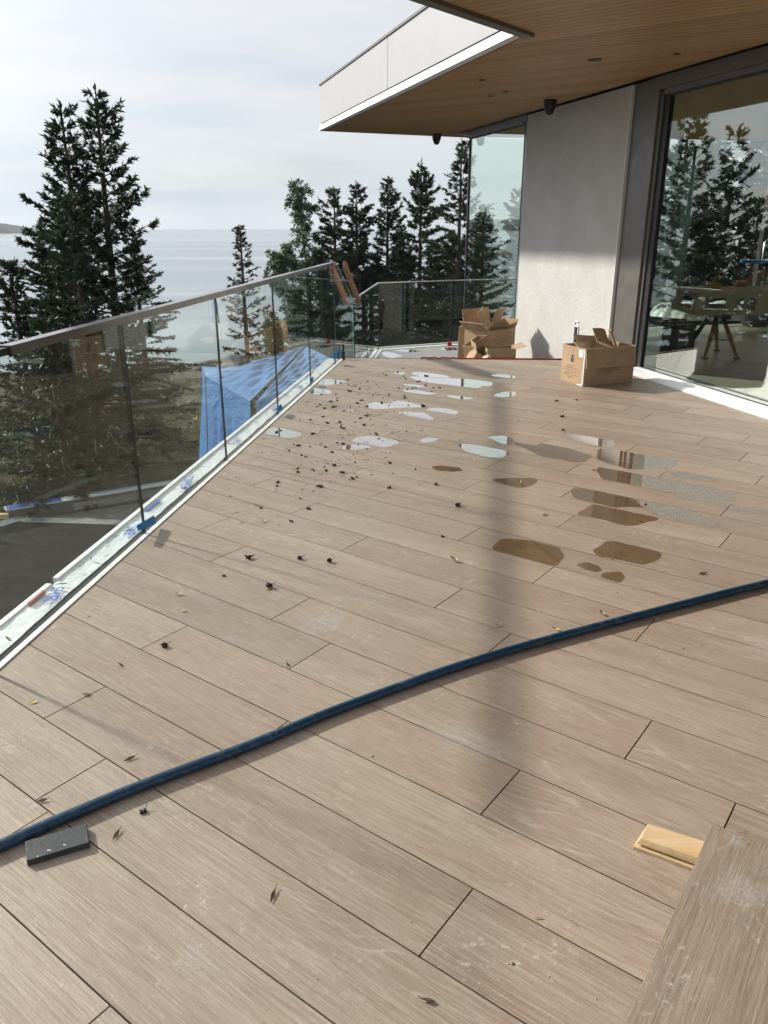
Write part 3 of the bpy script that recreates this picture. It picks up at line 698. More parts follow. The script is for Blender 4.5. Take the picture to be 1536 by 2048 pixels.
# wrinkled membrane upstand
N = 420; K = 9; vs = np.zeros((N*K, 3)); ss = np.linspace(-6, 5.55, N)
wob = np.cumsum(rng.normal(0, .0012, N)); wob -= np.linspace(wob[0], wob[-1], N); wob = np.clip(wob, -.012, .008)
for i in range(N):
    for j in range(K):
        t = j/(K-1); off = -.040 + wob[i]*(1-t) - t*.108
        z = -.006 + .010*t + .0016*math.sin(ss[i]*31 + j*1.3) * math.sin(j*1.9 + ss[i]*9) + .0009*rng.normal()*(0 < j < K-1)
        vs[i*K+j] = rail(ss[i], off, z)
ii = np.arange(N-1)[:, None]*K + np.arange(K-1)[None]; q = np.stack([ii, ii+1, ii+K+1, ii+K], -1).reshape(-1, 4)
memb = np_mesh('membrane', vs, q, M['membrane'], bal, smooth=True)
mb = MB(); rbox(mb, -6, -.52, -.174, -.147, -.30, .012, rail); rbox(mb, -.47, 4.72, -.172, -.146, -.30, .016, rail); mb.build('outer_flashing', M['white'], bal, .001)
mb = MB(); rbox(mb, -6, 5.5, -.146, .02, -.9, -.08, rail); mb.build('edge_beam', M['channel'], bal)
def text_mesh(txt, size, mat, name, parent, org, xdir, ydir, shear=0, sx=1.0, bold=.0):
    cu = bpy.data.curves.new('t', 'FONT'); cu.body = txt; cu.size = size; cu.offset = bold; cu.resolution_u = 3
    ob = bpy.data.objects.new('t', cu); C.objects.link(ob)
    dg = bpy.context.evaluated_depsgraph_get(); me = bpy.data.meshes.new_from_object(ob.evaluated_get(dg)); bpy.data.objects.remove(ob)
    xd, yd = Vector(xdir).normalized(), Vector(ydir).normalized(); zd = xd.cross(yd)
    for v in me.vertices: v.co = Vector(org) + xd*(v.co.x*sx) + yd*v.co.y
    me.materials.clear(); me.materials.append(mat)
    return link(name, me, parent)
TX = Vector((.115, -.993, 0)).normalized(); TY = Vector((.993, .115, 0))
for txt, s_, off, sz in (('SHIEL', -.555, -.125, .060), ('COPREM', 1.02, -.135, .062), ('SHIE', .17, -.115, .060), ('WALL', 1.95, -.120, .055), ('HOME', 3.0, -.12, .06), ('WRAP', 3.9, -.12, .06)):
    text_mesh(txt, sz*1.28, M['print'], 'printed_lettering', memb, rail(s_, off, .0125), TX, TY, sx=.80, bold=.0012)
mb = MB(); rbox(mb, .42, .60, -.135, -.118, .0085, .0090, rail); rbox(mb, .42, .60, -.112, -.108, .0085, .0090, rail); mb.build('printed_logo', M['print'], memb)
mb = MB(); rbox(mb, -.72, -.60, -.143, -.130, .006, .022, rail); mb.build('pink_shim', simple('pink_shim', (.45, .18, .18), .5), bal, .002)

def tape(pts, label, t=.0012):
    q = [Vector(p) for p in pts]; mb = MB(); n = (q[1]-q[0]).cross(q[2]-q[0]).normalized()*t
    G = 4; vs = []
    for i in range(G+1):
        for j in range(G+1):
            u, v = i/G, j/G; p = q[0]*(1-u)*(1-v)+q[1]*u*(1-v)+q[2]*u*v+q[3]*(1-u)*v
            vs.append(p + n*(math.sin(i*2.3+j*1.7)*1.2))
    mb.add(vs, [(i*(G+1)+j, (i+1)*(G+1)+j, (i+1)*(G+1)+j+1, i*(G+1)+j+1) for i in range(G) for j in range(G)], 0, True)
    o = mb.build('masking_tape', M['tape']); so = o.modifiers.new('thick', 'SOLIDIFY'); so.thickness = .0008
    return tag(o, label, 'tape', 'blue tape tabs on the balustrade')
tape([rail(.01, .013, .088), rail(.21, .015, .066), rail(.21, .020, .018), rail(.01, .016, .055)], 'large blue masking tape tab across the foot of the nearest glass joint')
tape([rail(2.66, .013, .085), rail(2.80, .013, .080), rail(2.82, .018, .030), rail(2.68, .015, .035)], 'blue masking tape tab at the foot of the third glass joint')
tape([rail(3.90, .013, .085), rail(4.01, .013, .082), rail(4.01, .015, .035), rail(3.90, .015, .038)], 'small blue tape tab at the foot of the fourth glass joint')
tape([rail(5.10, .013, .13), rail(5.20, .013, .13), rail(5.20, .015, .06), rail(5.10, .015, .06)], 'small blue tape tab on the last glass joint before the step')
tape([rail(1.37, .016, 1.045), rail(1.395, .016, 1.045), rail(1.40, .026, .90), rail(1.375, .028, .90)], 'narrow blue tape strip dangling from the handrail')
cl = thing('spring_clamp', 'black and blue clamp standing at the end of the deck edge trim', 'clamp', rail(5.52, .03))
mb = MB(); mb.box((-.018, -.02, .0), (.018, .02, .09)); mb.box((-.010, -.012, .09), (.010, .012, .17)); mb.build('body', M['blackplastic'], cl, .004)
mb = MB(); mb.box((-.034, -.014, .03), (-.0185, .014, .12)); mb.build('grip', M['tape'], cl, .003)

# wooden glazing jig clipped over the sloping glass edge
jig = thing('clamp_jig', 'wooden bar jig with steel brackets clipped over the sloping glass edge', 'clamp', rail(5.42))
J = lambda s_, off, z: rail(s_, off, z) - Vector(jig.location)
for off, nm in ((.085, 'wooden_bar'), (-.06, 'wooden_bar')):
    mb = MB(); mb.hexa([J(5.38, off-.02, 1.00), J(6.30, off-.02, .52), J(6.30, off+.02, .52), J(5.38, off+.02, 1.00), J(5.40, off-.02, 1.085), J(6.32, off-.02, .60), J(6.32, off+.02, .60), J(5.40, off+.02, 1.085)])
    mb.build(nm, M['orangewood'], jig, .006)
for s_, z in ((5.66, .86), (6.24, .55)):
    mb = MB(); mb.tube([J(s_, -.09, z+.07), J(s_, -.09, z), J(s_, .115, z), J(s_, .115, z+.08)], .009, 8)
    mb.build('steel_bracket', M['steel'], jig)

# lower balustrade beyond the step
lb = thing('lower_balustrade', 'lower frameless glass balustrade beyond the step at the far terrace corner', 'balustrade')
LPT = [Vector((-.372, 9.93, 0)), Vector((-.235, 11.3, 0)), Vector((-.088, 12.68, 0))]
LR = [Vector((-.088, 12.68, 0)), Vector((1.09, 13.20, 0)), Vector((2.50, 13.82, 0)), Vector((4.0, 14.48, 0))]
for P in (LPT, LR):
    for a, b in zip(P[:-1], P[1:]):
        d = (b-a).normalized()*.007
        pane(lb, a+d, b-d, -.47, .575, -.47, .575, M['glass_rail'])
mb = MB()
for a, b in list(zip(LPT[:-1], LPT[1:])) + list(zip(LR[:-1], LR[1:])):
    d = (b-a).normalized(); n = Vector((d.y, -d.x, 0))*.011
    mb.hexa([a-n+Vector((0,0,.576)), b-n+Vector((0,0,.576)), b+n+Vector((0,0,.576)), a+n+Vector((0,0,.576)), a-n+Vector((0,0,.592)), b-n+Vector((0,0,.592)), b+n+Vector((0,0,.592)), a+n+Vector((0,0,.592))])
mb.build('edge_cap', M['alu'], lb)
mb = MB()
for a, b in list(zip(LPT[:-1], LPT[1:])) + list(zip(LR[:-1], LR[1:])):
    d = (b-a).normalized(); n = Vector((d.y, -d.x, 0))
    for o0, o1, z in ((.03, .06, -.440), (-.06, -.01, -.446), (-.17, -.14, -.43)):
        mb.hexa([a+n*o0+Vector((0,0,-.47)), b+n*o0+Vector((0,0,-.47)), b+n*o1+Vector((0,0,-.47)), a+n*o1+Vector((0,0,-.47)), a+n*o0+Vector((0,0,z)), b+n*o0+Vector((0,0,z)), b+n*o1+Vector((0,0,z)), a+n*o1+Vector((0,0,z))])
mb.build('base_trim', M['whitedirty'], lb)
mb = MB(); mb.box((1.05, 13.12, -.45), (1.12, 13.17, -.39)); tag(mb.build('red_wedge', M['red'], None, .006), 'red plastic wedge at the foot of the lower balustrade glass', 'wedge')

# ------------------------------------------------------------------ red strip on the step edge
pts = []
for i in range(40):
    t = i/39; p = Vector((.42+1.62*t, 9.10-.055*t, .006+.010*abs(math.sin(i*1.9))*(t < .25)))
    p.y += .012*math.sin(i*2.1)*(t < .25); pts.append(p)
mb = MB(); mb.tube(pts, .0085, 6); tag(mb.build('red_strap', M['red']), 'thin red strap lying along the edge of the step', 'strap')

# ------------------------------------------------------------------ loose things on the deck
path = [(-1.215,1.37),(-1.10,1.47),(-.972,1.568),(-.844,1.670),(-.673,1.797),(-.404,1.973),(-.189,2.132),(.054,2.291),(.232,2.402),(.531,2.566),(.856,2.724),(1.193,2.883),(1.677,3.105),(2.4,3.40),(3.1,3.66)]
sm = []
for i in range(len(path)-1):
    p0, p1, p2, p3 = [Vector(path[max(0, min(len(path)-1, i+k))]) for k in (-1, 0, 1, 2)]
    for j in range(6):
        t = j/6; sm.append(.5*((2*p1)+(-p0+p2)*t+(2*p0-5*p1+4*p2-p3)*t*t+(-p0+3*p1-3*p2+p3)*t**3))
sm.append(Vector(path[-1]))
mb = MB(); mb.tube([(p.x, p.y, .0160) for i, p in enumerate(sm)], .0155, 20)
tag(mb.build('blue_pipe', M['pipe']), 'long dark blue flexible pipe lying diagonally across the deck', 'pipe')

bl = [(-.913,1.580),(-.882,1.515),(-.749,1.577),(-.780,1.644)]
top = []
a, b = Vector(bl[0]), Vector(bl[3])
for i in range(9):
    t = i/8; n = Vector((-.43, .9)); p = a.lerp(b, t) + n*(.0 if i in (0, 8) else random.uniform(-.002, .0025)); top.append(tuple(p))
mb = MB(); mb.prism([bl[1], bl[2]] + top[::-1], .0005, .0185)
tag(mb.build('composite_block', M['slate'], None, .0012), 'dark slate grey rectangular offcut beside the blue pipe', 'block')
mb = MB()
for x, y, l in ((-.845, 1.548, .010), (-.812, 1.566, .008), (-.862, 1.528, .004)): mb.box((x, y, .0184), (x+l, y+.0025, .0192))
o = mb.build('paint_fleck', M['paper']); o.parent = bpy.data.objects['composite_block']

shim = thing('timber_shim', 'pale pine shim wedge poking out from under the loose plank', 'wood offcut')
mb = MB(); mb.hexa([(.640,1.578,.014),(.86,1.452,.014),(.905,1.520,.014),(.690,1.640,.014),(.652,1.580,.030),(.86,1.458,.034),(.898,1.518,.034),(.686,1.630,.030)]); mb.build('upper_board', M['pine'], shim, .002)
mb = MB(); mb.hexa([(.632,1.574,.0005),(.86,1.442,.0005),(.905,1.522,.0005),(.686,1.642,.0005),(.634,1.574,.0085),(.86,1.444,.0085),(.903,1.520,.0085),(.686,1.640,.0085)]); mb.build('lower_board', M['pine'], shim, .001)

lp = thing('loose_plank', 'loose wood-look plank lying crosswise over the pine shim with chalky marks', 'plank', (.841, 1.606, 0), 0)
ld = Vector((-.578, -.816, 0)).normalized(); ln = Vector((-ld.y, ld.x, 0))   # along its length, across to the right
o_ = Vector((0, 0, 0)); w_ = ln*.226 if ln.x > 0 else -ln*.226
ang = math.atan2(ld.y, ld.x)
mb = MB(); sgn = 1 if ln.x > 0 else -1
mb.box((0, 0 if sgn > 0 else -.226, .0355), (1.456, .226 if sgn > 0 else 0, .0515)); pb = mb.build('board', M['plank2'], lp, .0008, rot=(0, 0, ang))
HW = [[(.890,1.575),(.902,1.573),(.913,1.569)],[(.922,1.578),(.911,1.580),(.911,1.575),(.912,1.569)],[(.890,1.563),(.891,1.567),(.904,1.562),(.910,1.558)],[(.878,1.551),(.885,1.554),(.893,1.551),(.899,1.547)],[(.884,1.550),(.888,1.544),(.894,1.537),(.899,1.533),(.903,1.535),(.904,1.538)]]
mb = MB()
for h in HW: mb.tube([(x-.841, y-1.606, .0517) for x, y in h], .0006, 5)
mb.build('pencil_mark', M['ink'], lp)
for x, y, r_, st in ((.03, -.06, .05, 1.2), (-.02, -.22, .11, 1.3)):
    m2 = MB(); m2.add([(math.cos(2*math.pi*i/24), math.sin(2*math.pi*i/24), 0) for i in range(24)], [tuple(range(24))])
    o = m2.build('dust_patch', M['dust'], lp); o.location = (x, y, .0523); o.scale = (r_*st, r_, 1); o.rotation_euler = (0, 0, ang)

mb = MB(); mb.lathe((0,0,0), [(.006, 0), (.007, .003), (.004, .008), (.001, .009)], 10); mb.tube([(.004, .004, .006), (.010, .010, .010), (.013, .016, .017)], .0009, 5); mb.box((-.012, -.004, .001), (.006, .006, .007))
o = mb.build('black_clip', M['blackplastic'], None, 0, loc=(-.648, 1.706, 0)); o.rotation_euler = (0, 0, .5); tag(o, 'small black plastic clip lying just below the blue pipe', 'clip')

def dust(x, y, r, stretch=1.0, rot=0.0):
    mb = MB(); n = 24; mb.add([(math.cos(2*math.pi*i/n), math.sin(2*math.pi*i/n), 0) for i in range(n)], [tuple(range(n))])
    o = mb.build('dust_patch', M['dust'], deck); o.location = (x, y, .0022 + .0001*(hash((x, y)) % 7)); o.scale = (r*stretch, r, 1); o.rotation_euler = (0, 0, rot)
for a in ((-.235,2.80,.15,1.2,.9),(-.255,2.72,.12,1.3,.5),(-.19,2.97,.045,1,0),(-.40,1.24,.075,1.3,-.5),(.24,2.02,.14,1.4,-.6),(.52,1.74,.035,1,0),(1.5,2.5,.2,1.6,-.6)):
    dust(*a)

YL = [(.594,5.023),(.822,4.527),(.885,2.84),(.329,3.373),(.451,2.744),(.671,2.711),(-.875,3.017),(-.820,2.866),(-.501,3.075),(-.637,3.888),(-.572,4.825),(-.719,4.145),(.301,2.444),(-1.420,2.615),(-1.161,2.22)]
YLAB = ['yellow leaf in the open deck below the far pale puddle','pale leaf lying on a small brown wet patch','bright yellow leaf above the blue pipe to the right','small yellow leaf on the middle of the deck near a plank joint','pale leaf standing on edge just above the blue pipe','tan leaf touching the upper side of the blue pipe','slender pale dry leaf near the balustrade, the farther of a pair','plump pale dry leaf near the balustrade, the nearer of a pair','yellow leaf next to a dark cone clump','yellow brown leaf with a twig beside the dark litter','tiny yellow leaf among the dark cone litter','small yellow leaf in the litter closest to the balustrade','tan leaf tucked under the lower side of the blue pipe','yellow petal lying on the white membrane strip','curled tan leaf by the left end of a plank joint']
def leaf(x, y, L, Wd, rz, curl, mat, z=.002):
    n = 7; vs = []; fs = []
    for i in range(n):
        t = i/(n-1); w = Wd*math.sin(math.pi*min(1, t*.93+.05))**.8; xx = (t-.5)*L; zz = curl*L*(t-.4)**2*2.2
        vs += [(xx, -w*.5, zz+curl*w*.6), (xx+.001, 0, zz), (xx, w*.5, zz+curl*w*.8)]
    for i in range(n-1):
        for j in (0, 1): a = i*3+j; fs.append((a, a+1, a+4, a+3))
    mb = MB(); mb.add(vs, fs, 0, True); mb.tube([(-L*.5, 0, curl*L*.35), (-L*.72, .001, .001)], .0007, 4)
    o = mb.build('fallen_leaf', mat, None, 0, fix=False); o.location = (x, y, z); o.rotation_euler = (random.uniform(-.2, .2), 0, rz); return o
for i, (x, y) in enumerate(YL):
    big = 1.0 if y < 3.2 else 1.5
    o = leaf(x, y, random.uniform(.022, .034)*big, random.uniform(.010, .017)*big, random.uniform(0, 3.1), random.uniform(.15, .7), M['yleaf'] if i % 3 else M['cream'], .010 if i == 13 else .0025)
    tag(o, YLAB[i], 'leaf', 'yellow and tan leaves fallen on the deck')
BK = [(-.822,2.585,2,'dark cone clump nearest the balustrade in the foreground'),(-.637,3.396,2,'dark cone clump with a faint shadow, left of two more in a row'),(-.397,3.396,1,'dark cone crumb in the middle of a row of three'),(-.257,3.356,1,'dark cone crumb at the right of a row of three'),(-.501,3.090,2,'dark cone clump touching a yellow leaf'),(-.345,2.454,0,'red brown twig fragment left of centre above the blue pipe'),(-.258,1.422,0,'red brown needle twig in the lower middle foreground'),(.089,1.155,0,'red brown bark flake at the bottom edge of the picture'),(-.750,1.924,0,'red brown bark flake between two plank joints above the pipe'),(-.700,1.622,0,'brown twig fragment right of the slate grey block'),(1.438,3.229,0,'brown bark flake above the blue pipe at the right'),(.411,4.129,2,'brown curled flake left of a small wet spot'),(-.944,2.454,0,'brown forked twig near the balustrade trim'),(-.997,2.264,0,'brown bark flake at the left between long joints'),(-.938,1.743,0,'brown flake on the plank end left above the pipe')]
def clump(x, y, kind, sc):
    r = random.Random(int(x*1000+y*77)); mb = MB()
    if kind in (1, 2):
        for i in range(9 if kind == 2 else 5):
            a = r.uniform(0, 6.28); d = r.uniform(0, .009 if kind == 2 else .004)*sc; h = r.uniform(.002, .009)*sc
            p = Vector((math.cos(a)*d, math.sin(a)*d, h)); u = Vector((r.uniform(-1, 1), r.uniform(-1, 1), r.uniform(-.5, .8))).normalized()*.007*sc; w = u.cross(Vector((r.uniform(-1, 1), r.uniform(-1, 1), 1))).normalized()*.004*sc; nn = u.cross(w).normalized()*.0014*sc
            mb.hexa([p-u-w-nn, p+u-w*.5-nn, p+u+w*.5-nn, p-u+w-nn, p-u-w+nn, p+u-w*.5+nn, p+u+w*.5+nn, p-u+w+nn])
        mb.tube([(0, 0, .004*sc), (.012*sc, .006*sc, .008*sc), (.018*sc, .012*sc, .011*sc)], .0009*sc, 4)
    else:
        a0 = r.uniform(0, 3.1)
        for k in range(2 if sc > 1.3 else 1):
            a = a0 + r.uniform(-.5, .5); l = r.uniform(.008, .018)*sc; c = Vector((r.uniform(-.005, .005), r.uniform(-.004, .004), .002))
            d = Vector((math.cos(a), math.sin(a), 0)); w = Vector((-d.y, d.x, .35))*.0042*sc; mb.hexa([c-d*l, c-w, c+d*l*.8, c+w*.9, c-d*l*.9+Vector((0,0,.001)), c-w+Vector((0,0,.0022)), c+d*l*.9+Vector((0,0,.004)), c+w*.8+Vector((0,0,.003))]); mb.tube([c+d*l*.7, c+d*l*1.25+Vector((0, .003, .005))], .0007*sc, 4)
    return mb
for x, y, kd, lab in BK:
    o = clump(x, y, kd, 1.25 if y < 3 else 1.5).build('tree_litter', M['debris'] if kd else M['twig']); o.location = (x, y, .0015); tag(o, lab, 'tree litter', 'cone and bark bits lying singly on the deck')
# the fine uncountable litter
for nm, mt, cnt, kk in (('cone_litter', M['debris'], 230, 1), ('needle_litter', M['twig'], 420, 0)):
    mb = MB()
    for i in range(cnt):
        r = random.random()
        if r < .86: s_ = random.betavariate(2.3, 2.6)*5.6 + .1; off = abs(random.gauss(.62, .34)) + .05 - .03*s_*0
        else: s_ = random.uniform(-2.4, 5.4); off = random.uniform(.05, 2.8)
        p = rail(s_, off); sz = (.25 + .9*random.random()**2.2)*(1.1 if p.y < 4 else 1.45); rr = random.Random(i); a0 = rr.uniform(0, 6.28)
        if kk:
            for _ in range(3):
                u = Vector((rr.uniform(-1, 1), rr.uniform(-1, 1), rr.uniform(-.15, .25))).normalized()*.0085*sz; w = u.cross(Vector((rr.uniform(-1, 1), rr.uniform(-1, 1), 1))).normalized()*.0042*sz; nn = u.cross(w).normalized()*.002*sz
                c = p + Vector((rr.uniform(-.004, .004)*sz, rr.uniform(-.004, .004)*sz, .004*sz))
                mb.hexa([c-u-w-nn, c+u-w*.5-nn, c+u+w*.5-nn, c-u+w-nn, c-u-w+nn, c+u-w*.5+nn, c+u+w*.5+nn, c-u+w+nn])
        else:
            l = rr.uniform(.006, .020)*sz; d = Vector((math.cos(a0), math.sin(a0), 0)); w = Vector((-d.y, d.x, .2))*rr.uniform(.0012, .0042)*sz; mb.add([p-d*l+Vector((0,0,.001)), p-w+Vector((0,0,.002)), p+d*l+Vector((0,0,.003)), p+w+Vector((0,0,.003))], [(0,1,2,3)])
    tag(mb.build(nm, mt, fix=False), kind='stuff')
mb = MB()
for i in range(260):
    x, y = random.uniform(-.9, 1.4), random.uniform(.7, 4.5); r_ = random.uniform(.0006, .0016)
    mb.lathe((x, y, .0006), [(r_, 0), (r_*.8, r_), (.0001, r_*1.3)], 5)
tag(mb.build('plaster_crumbs', M['cream'], fix=False), kind='stuff')
mb = MB()
for i in range(60):
    p = rail(random.uniform(-1.6, 5), random.uniform(-.13, -.035), .010); a = random.uniform(0, 6.28); l = random.uniform(.004, .03); d = Vector((math.cos(a), math.sin(a), 0)); mb.tube([p-d*l, p+Vector((0,0,.003)), p+d*l], [.0006, random.uniform(.001, .003), .0006], 4)
tag(mb.build('channel_litter', M['debris'], fix=False), kind='stuff')

# ------------------------------------------------------------------ cartons
def panel(mb, o, u, v, t=.005, mi=0):
    """board of corrugated card with corner o, edges u and v"""
    o, u, v = Vector(o), Vector(u), Vector(v); n = u.cross(v).normalized()*t
    c = [o, o+u, o+u+v, o+v]
    p = c + [q+n for q in c]
    mb.add(p, [(0,3,2,1), (4,5,6,7)], mi); mb.add(p, [(0,1,5,4), (1,2,6,5), (2,3,7,6), (3,0,4,7)], 1)
CM = [M['card'], M['cardedge']]
def carton(t, L, Wd, H, flaps, skip=()):
    """open box, origin at its front left corner, front along +x, depth along +y; flaps: side -> (length, angle from upright outwards)"""
    mb = MB()
    panel(mb, (0, .0, 0), (L, 0, 0), (0, 0, H)); panel(mb, (L, Wd, 0), (-L, 0, 0), (0, 0, H)); panel(mb, (0, Wd, 0), (0, -Wd, 0), (0, 0, H)); panel(mb, (L, 0, 0), (0, Wd, 0), (0, 0, H)); panel(mb, (0, 0, .003), (L, 0, 0), (0, Wd, 0))
    mb.build('box_body', CM, t)
    E = dict(front=((0, 0, H), (L, 0, 0), (0, -1, 0)), back=((L, Wd, H), (-L, 0, 0), (0, 1, 0)), left=((0, Wd, H), (0, -Wd, 0), (-1, 0, 0)), right=((L, 0, H), (0, Wd, 0), (1, 0, 0)))
    for k, (ln_, an) in flaps.items():
        o, u, out = [Vector(q) for q in E[k]]; d = Vector((0, 0, 1))*math.cos(R(an)) + out*math.sin(R(an))
        mb = MB(); panel(mb, o + out*.004, u, d*ln_); mb.build('flap', CM, t)
def scrap(t, o, u, v, name='cardboard_scrap'):
    mb = MB(); o, u, v = Vector(o), Vector(u), Vector(v); n = u.cross(v).normalized()
    k = 5; vs = []
    for i in range(k+1):
        for j in range(2): vs.append(o + u*(i/k) + v*j + n*.02*math.sin(math.pi*i/k))
    m2 = len(vs); vs += [p + n*.005 for p in vs]
    for i in range(k):
        a, b = i*2, i*2+2; mb_f = [(a, a+1, b+1, b), (m2+a, m2+b, m2+b+1, m2+a+1)]; mb.add(vs, mb_f, 0)
        mb.add(vs, [(a, b, m2+b, m2+a), (a+1, m2+a+1, m2+b+1, b+1)], 1)
    mb.add(vs, [(0, m2, m2+1, 1), (2*k, 2*k+1, m2+2*k+1, m2+2*k)], 1)
    return mb.build(name, CM, t)
def printing(t, o, u, v, rows, seed=1, hgt=.010):
    """illegible printed lines in short strokes on the face o + u,v (unit vectors)"""
    r = random.Random(seed); mb = MB(); o, u, v = Vector(o), Vector(u).normalized(), Vector(v).normalized(); n = u.cross(v)*.0058
    for (x0, x1, y) in rows:
        x = x0
        while x < x1:
            w = r.uniform(.004, .010); h = r.choice((hgt*.6, hgt*.6, hgt))
            p = o+u*x+v*y+n; mb.add([p, p+u*w*.75, p+u*w*.75+v*h, p+v*h], [(0, 1, 2, 3)]); x += w + (.010 if r.random() < .2 else .002)
    return mb.build('printed_lines', M['ink'], t, fix=False)
# carton by the window: front edge from (1.913,7.493) to (2.445,7.711)
a2 = math.atan2(7.711-7.493, 2.445-1.913)
b2 = thing('cardboard_box', 'open cardboard box full of torn cardboard beside the big window', 'cardboard box', (1.913, 7.493, .001), a2)
carton(b2, .575, .375, .355, dict(front=(.185, 172)))
printing(b2, (0, .375, 0), (0, -1, 0), (0, 0, 1), [(.09,.20,.165),(.06,.27,.143),(.05,.29,.121),(.07,.26,.099),(.05,.29,.077),(.12,.22,.055)], 3)
printing(b2, (0, -.0005, 0), (1, 0, 0), (0, 0, 1), [(.14,.40,.150),(.15,.42,.132),(.20,.32,.114)], 4)
mb = MB()
for c, r_ in (((.225), .030), ((.262), .020)):
    n = 20; mb.add([(-.0060, .20+math.cos(2*math.pi*i/n)*r_*.95, c+math.sin(2*math.pi*i/n)*r_*.8) for i in range(n)], [tuple(range(n))])
mb.add([(-.006, .196, .275), (-.006, .188, .30), (-.006, .180, .32), (-.006, .190, .31)], [(0, 1, 2, 3)])
mb.build('gourd_emblem', M['ink'], b2, fix=False)
mb = MB(); mb.add([(-.0066, .03, .27), (-.0066, .10, .27), (-.0066, .10, .34), (-.0066, .03, .34)], [(0, 1, 2, 3)]); mb.build('shipping_label', M['paper'], b2, fix=False)
mb = MB(); mb.add([(-.0056, .004, .0), (-.0056, .020, .0), (-.0056, .016, .35), (-.0056, .003, .35)], [(0, 1, 2, 3)]); mb.add([(-.0056, .10, .0), (-.0056, .004, .0), (-.0056, .004, .018), (-.0056, .10, .008)], [(0, 1, 2, 3)]); mb.build('torn_tape', M['paper'], b2, fix=False)
scrap(b2, (.30, .16, .27), (.21, .08, -.03), (-.06, .10, .235)); scrap(b2, (.02, .06, .315), (.24, .03, -.01), (-.03, .14, .075)); scrap(b2, (.09, .20, .30), (.20, -.05, -.02), (-.10, .02, .17))
scrap(b2, (.20, .26, .32), (.13, .02, .01), (.0, .03, .10)); scrap(b2, (.01, .16, .31), (.11, -.08, .01), (.03, .05, .08)); scrap(b2, (.50, .20, .31), (.05, .10, .0), (-.06, .04, .16)); scrap(b2, (.14, .05, .33), (.26, .03, .0), (-.02, .12, .035))

# heap against the stucco wall, standing on the lower deck
b1 = thing('cardboard_box', 'tall open cardboard box against the white wall, overflowing with flattened cartons', 'cardboard box', (1.376, 10.50, -.449), R(42))
carton(b1, .54, .42, .575, dict(back=(.25, 14), left=(.16, 48), right=(.13, 30)))
printing(b1, (0, -.0005, 0), (1, 0, 0), (0, 0, 1), [(.12,.42,.55),(.08,.48,.52),(.14,.42,.49),(.08,.48,.46),(.1,.46,.43),(.16,.40,.40)], 8, .013)
scrap(b1, (.05, .12, .56), (.28, .16, .05), (-.10, .05, .24)); scrap(b1, (.26, .22, .58), (.26, .05, .02), (.02, -.10, .25)); scrap(b1, (.0, .30, .60), (.20, -.12, .0), (-.05, .02, .14)); scrap(b1, (.02, .02, .60), (.22, .10, .04), (-.02, .12, .06))
cb = thing('cardboard_box', 'tilted flap of a pale carton leaning on the left of the heap by the wall', 'cardboard box', (1.03, 11.0, -.449), R(-8))
carton(cb, .30, .30, .50, dict(left=(.12, -25), front=(.10, 30)))
sb = thing('cardboard_box', 'low brown open box in front of the heap by the wall', 'cardboard box', (1.30, 9.95, -.449), R(4))
carton(sb, .36, .30, .43, dict(right=(.14, 75), front=(.10, 172)))
sc_ = thing('cardboard_box', 'small dark carton tipped on its edge at the left foot of the heap', 'cardboard box', (1.06, 10.05, -.30), R(20)); sc_.rotation_euler = (R(6), R(28), R(12))
carton(sc_, .21, .24, .26, dict(left=(.10, 40), right=(.12, 10)))
sd = thing('cardboard_box', 'smallest pale carton block at the front of the heap by the wall', 'cardboard box', (1.235, 9.86, -.23), R(0)); sd.rotation_euler = (R(10), R(-20), R(-28))
mb = MB(); mb.box((0, 0, 0), (.10, .16, .10)); mb.build('box_body', M['cardedge'], sd, .002)
se = thing('cardboard_box', 'grey sided carton lying open behind the small cartons of the heap', 'cardboard box', (1.22, 10.22, -.20), R(35)); se.rotation_euler = (R(-8), R(-22), R(40))
carton(se, .30, .20, .20, dict(front=(.10, 60)))

# ------------------------------------------------------------------ blue tarp over a stack, outside the balustrade
tarp = thing('blue_tarp', 'blue plastic tarp draped over a stack below the balustrade', 'tarp')
Lc, Pk, Fc, Rc = Vector((-1.955, 8.6, -.111)), Vector((-1.038, 10.5, -.056)), Vector((-1.314, 7.6, -.165)), Vector((-.66, 9.75, -.10))
Bk = Vector((-2.6, 11.2, -.45))
def cloth(q, nu, nv, amp, seed, hang=False):
    q = [Vector(p) for p in q]; r = random.Random(seed); vs = np.zeros(((nu+1)*(nv+1), 3))
    n = (q[1]-q[0]).cross(q[3]-q[0]).normalized()
    ph = [r.uniform(0, 6) for _ in range(8)]
    for i in range(nu+1):
        for j in range(nv+1):
            u, v = i/nu, j/nv
            p = q[0]*(1-u)*(1-v)+q[1]*u*(1-v)+q[2]*u*v+q[3]*(1-u)*v
            e = min(1, 6*v if hang else 5*min(u, 1-u, v, 1-v)*2)
            if hang: w = (math.sin(u*23+ph[0]+v*1.2)*.6+math.sin(u*41+ph[1]-v*2)*.35+math.sin(u*9+ph[2])*.8)*v
            else: w = math.sin(u*9+v*13+ph[0])*.35+math.sin((u-v)*21+ph[1])*.3+math.sin(u*33+v*7+ph[2]*2)*.18-.9*math.sin(math.pi*u)*math.sin(math.pi*v)
            vs[i*(nv+1)+j] = p + n*w*amp*e
    ii = np.arange(nu)[:, None]*(nv+1)+np.arange(nv)[None]
    return np_mesh('tarp_sheet', vs, np.stack([ii, ii+nv+1, ii+nv+2, ii+1], -1).reshape(-1, 4), M['tarp'], tarp, smooth=True)
D = lambda p, dx, dy, dz: p + Vector((dx, dy, dz))
Fm = Fc.lerp(Pk, .02)
cloth([Lc, Fc, Pk, Pk.lerp(Lc, .02)], 46, 46, .022, 1)            # roof slope towards the house
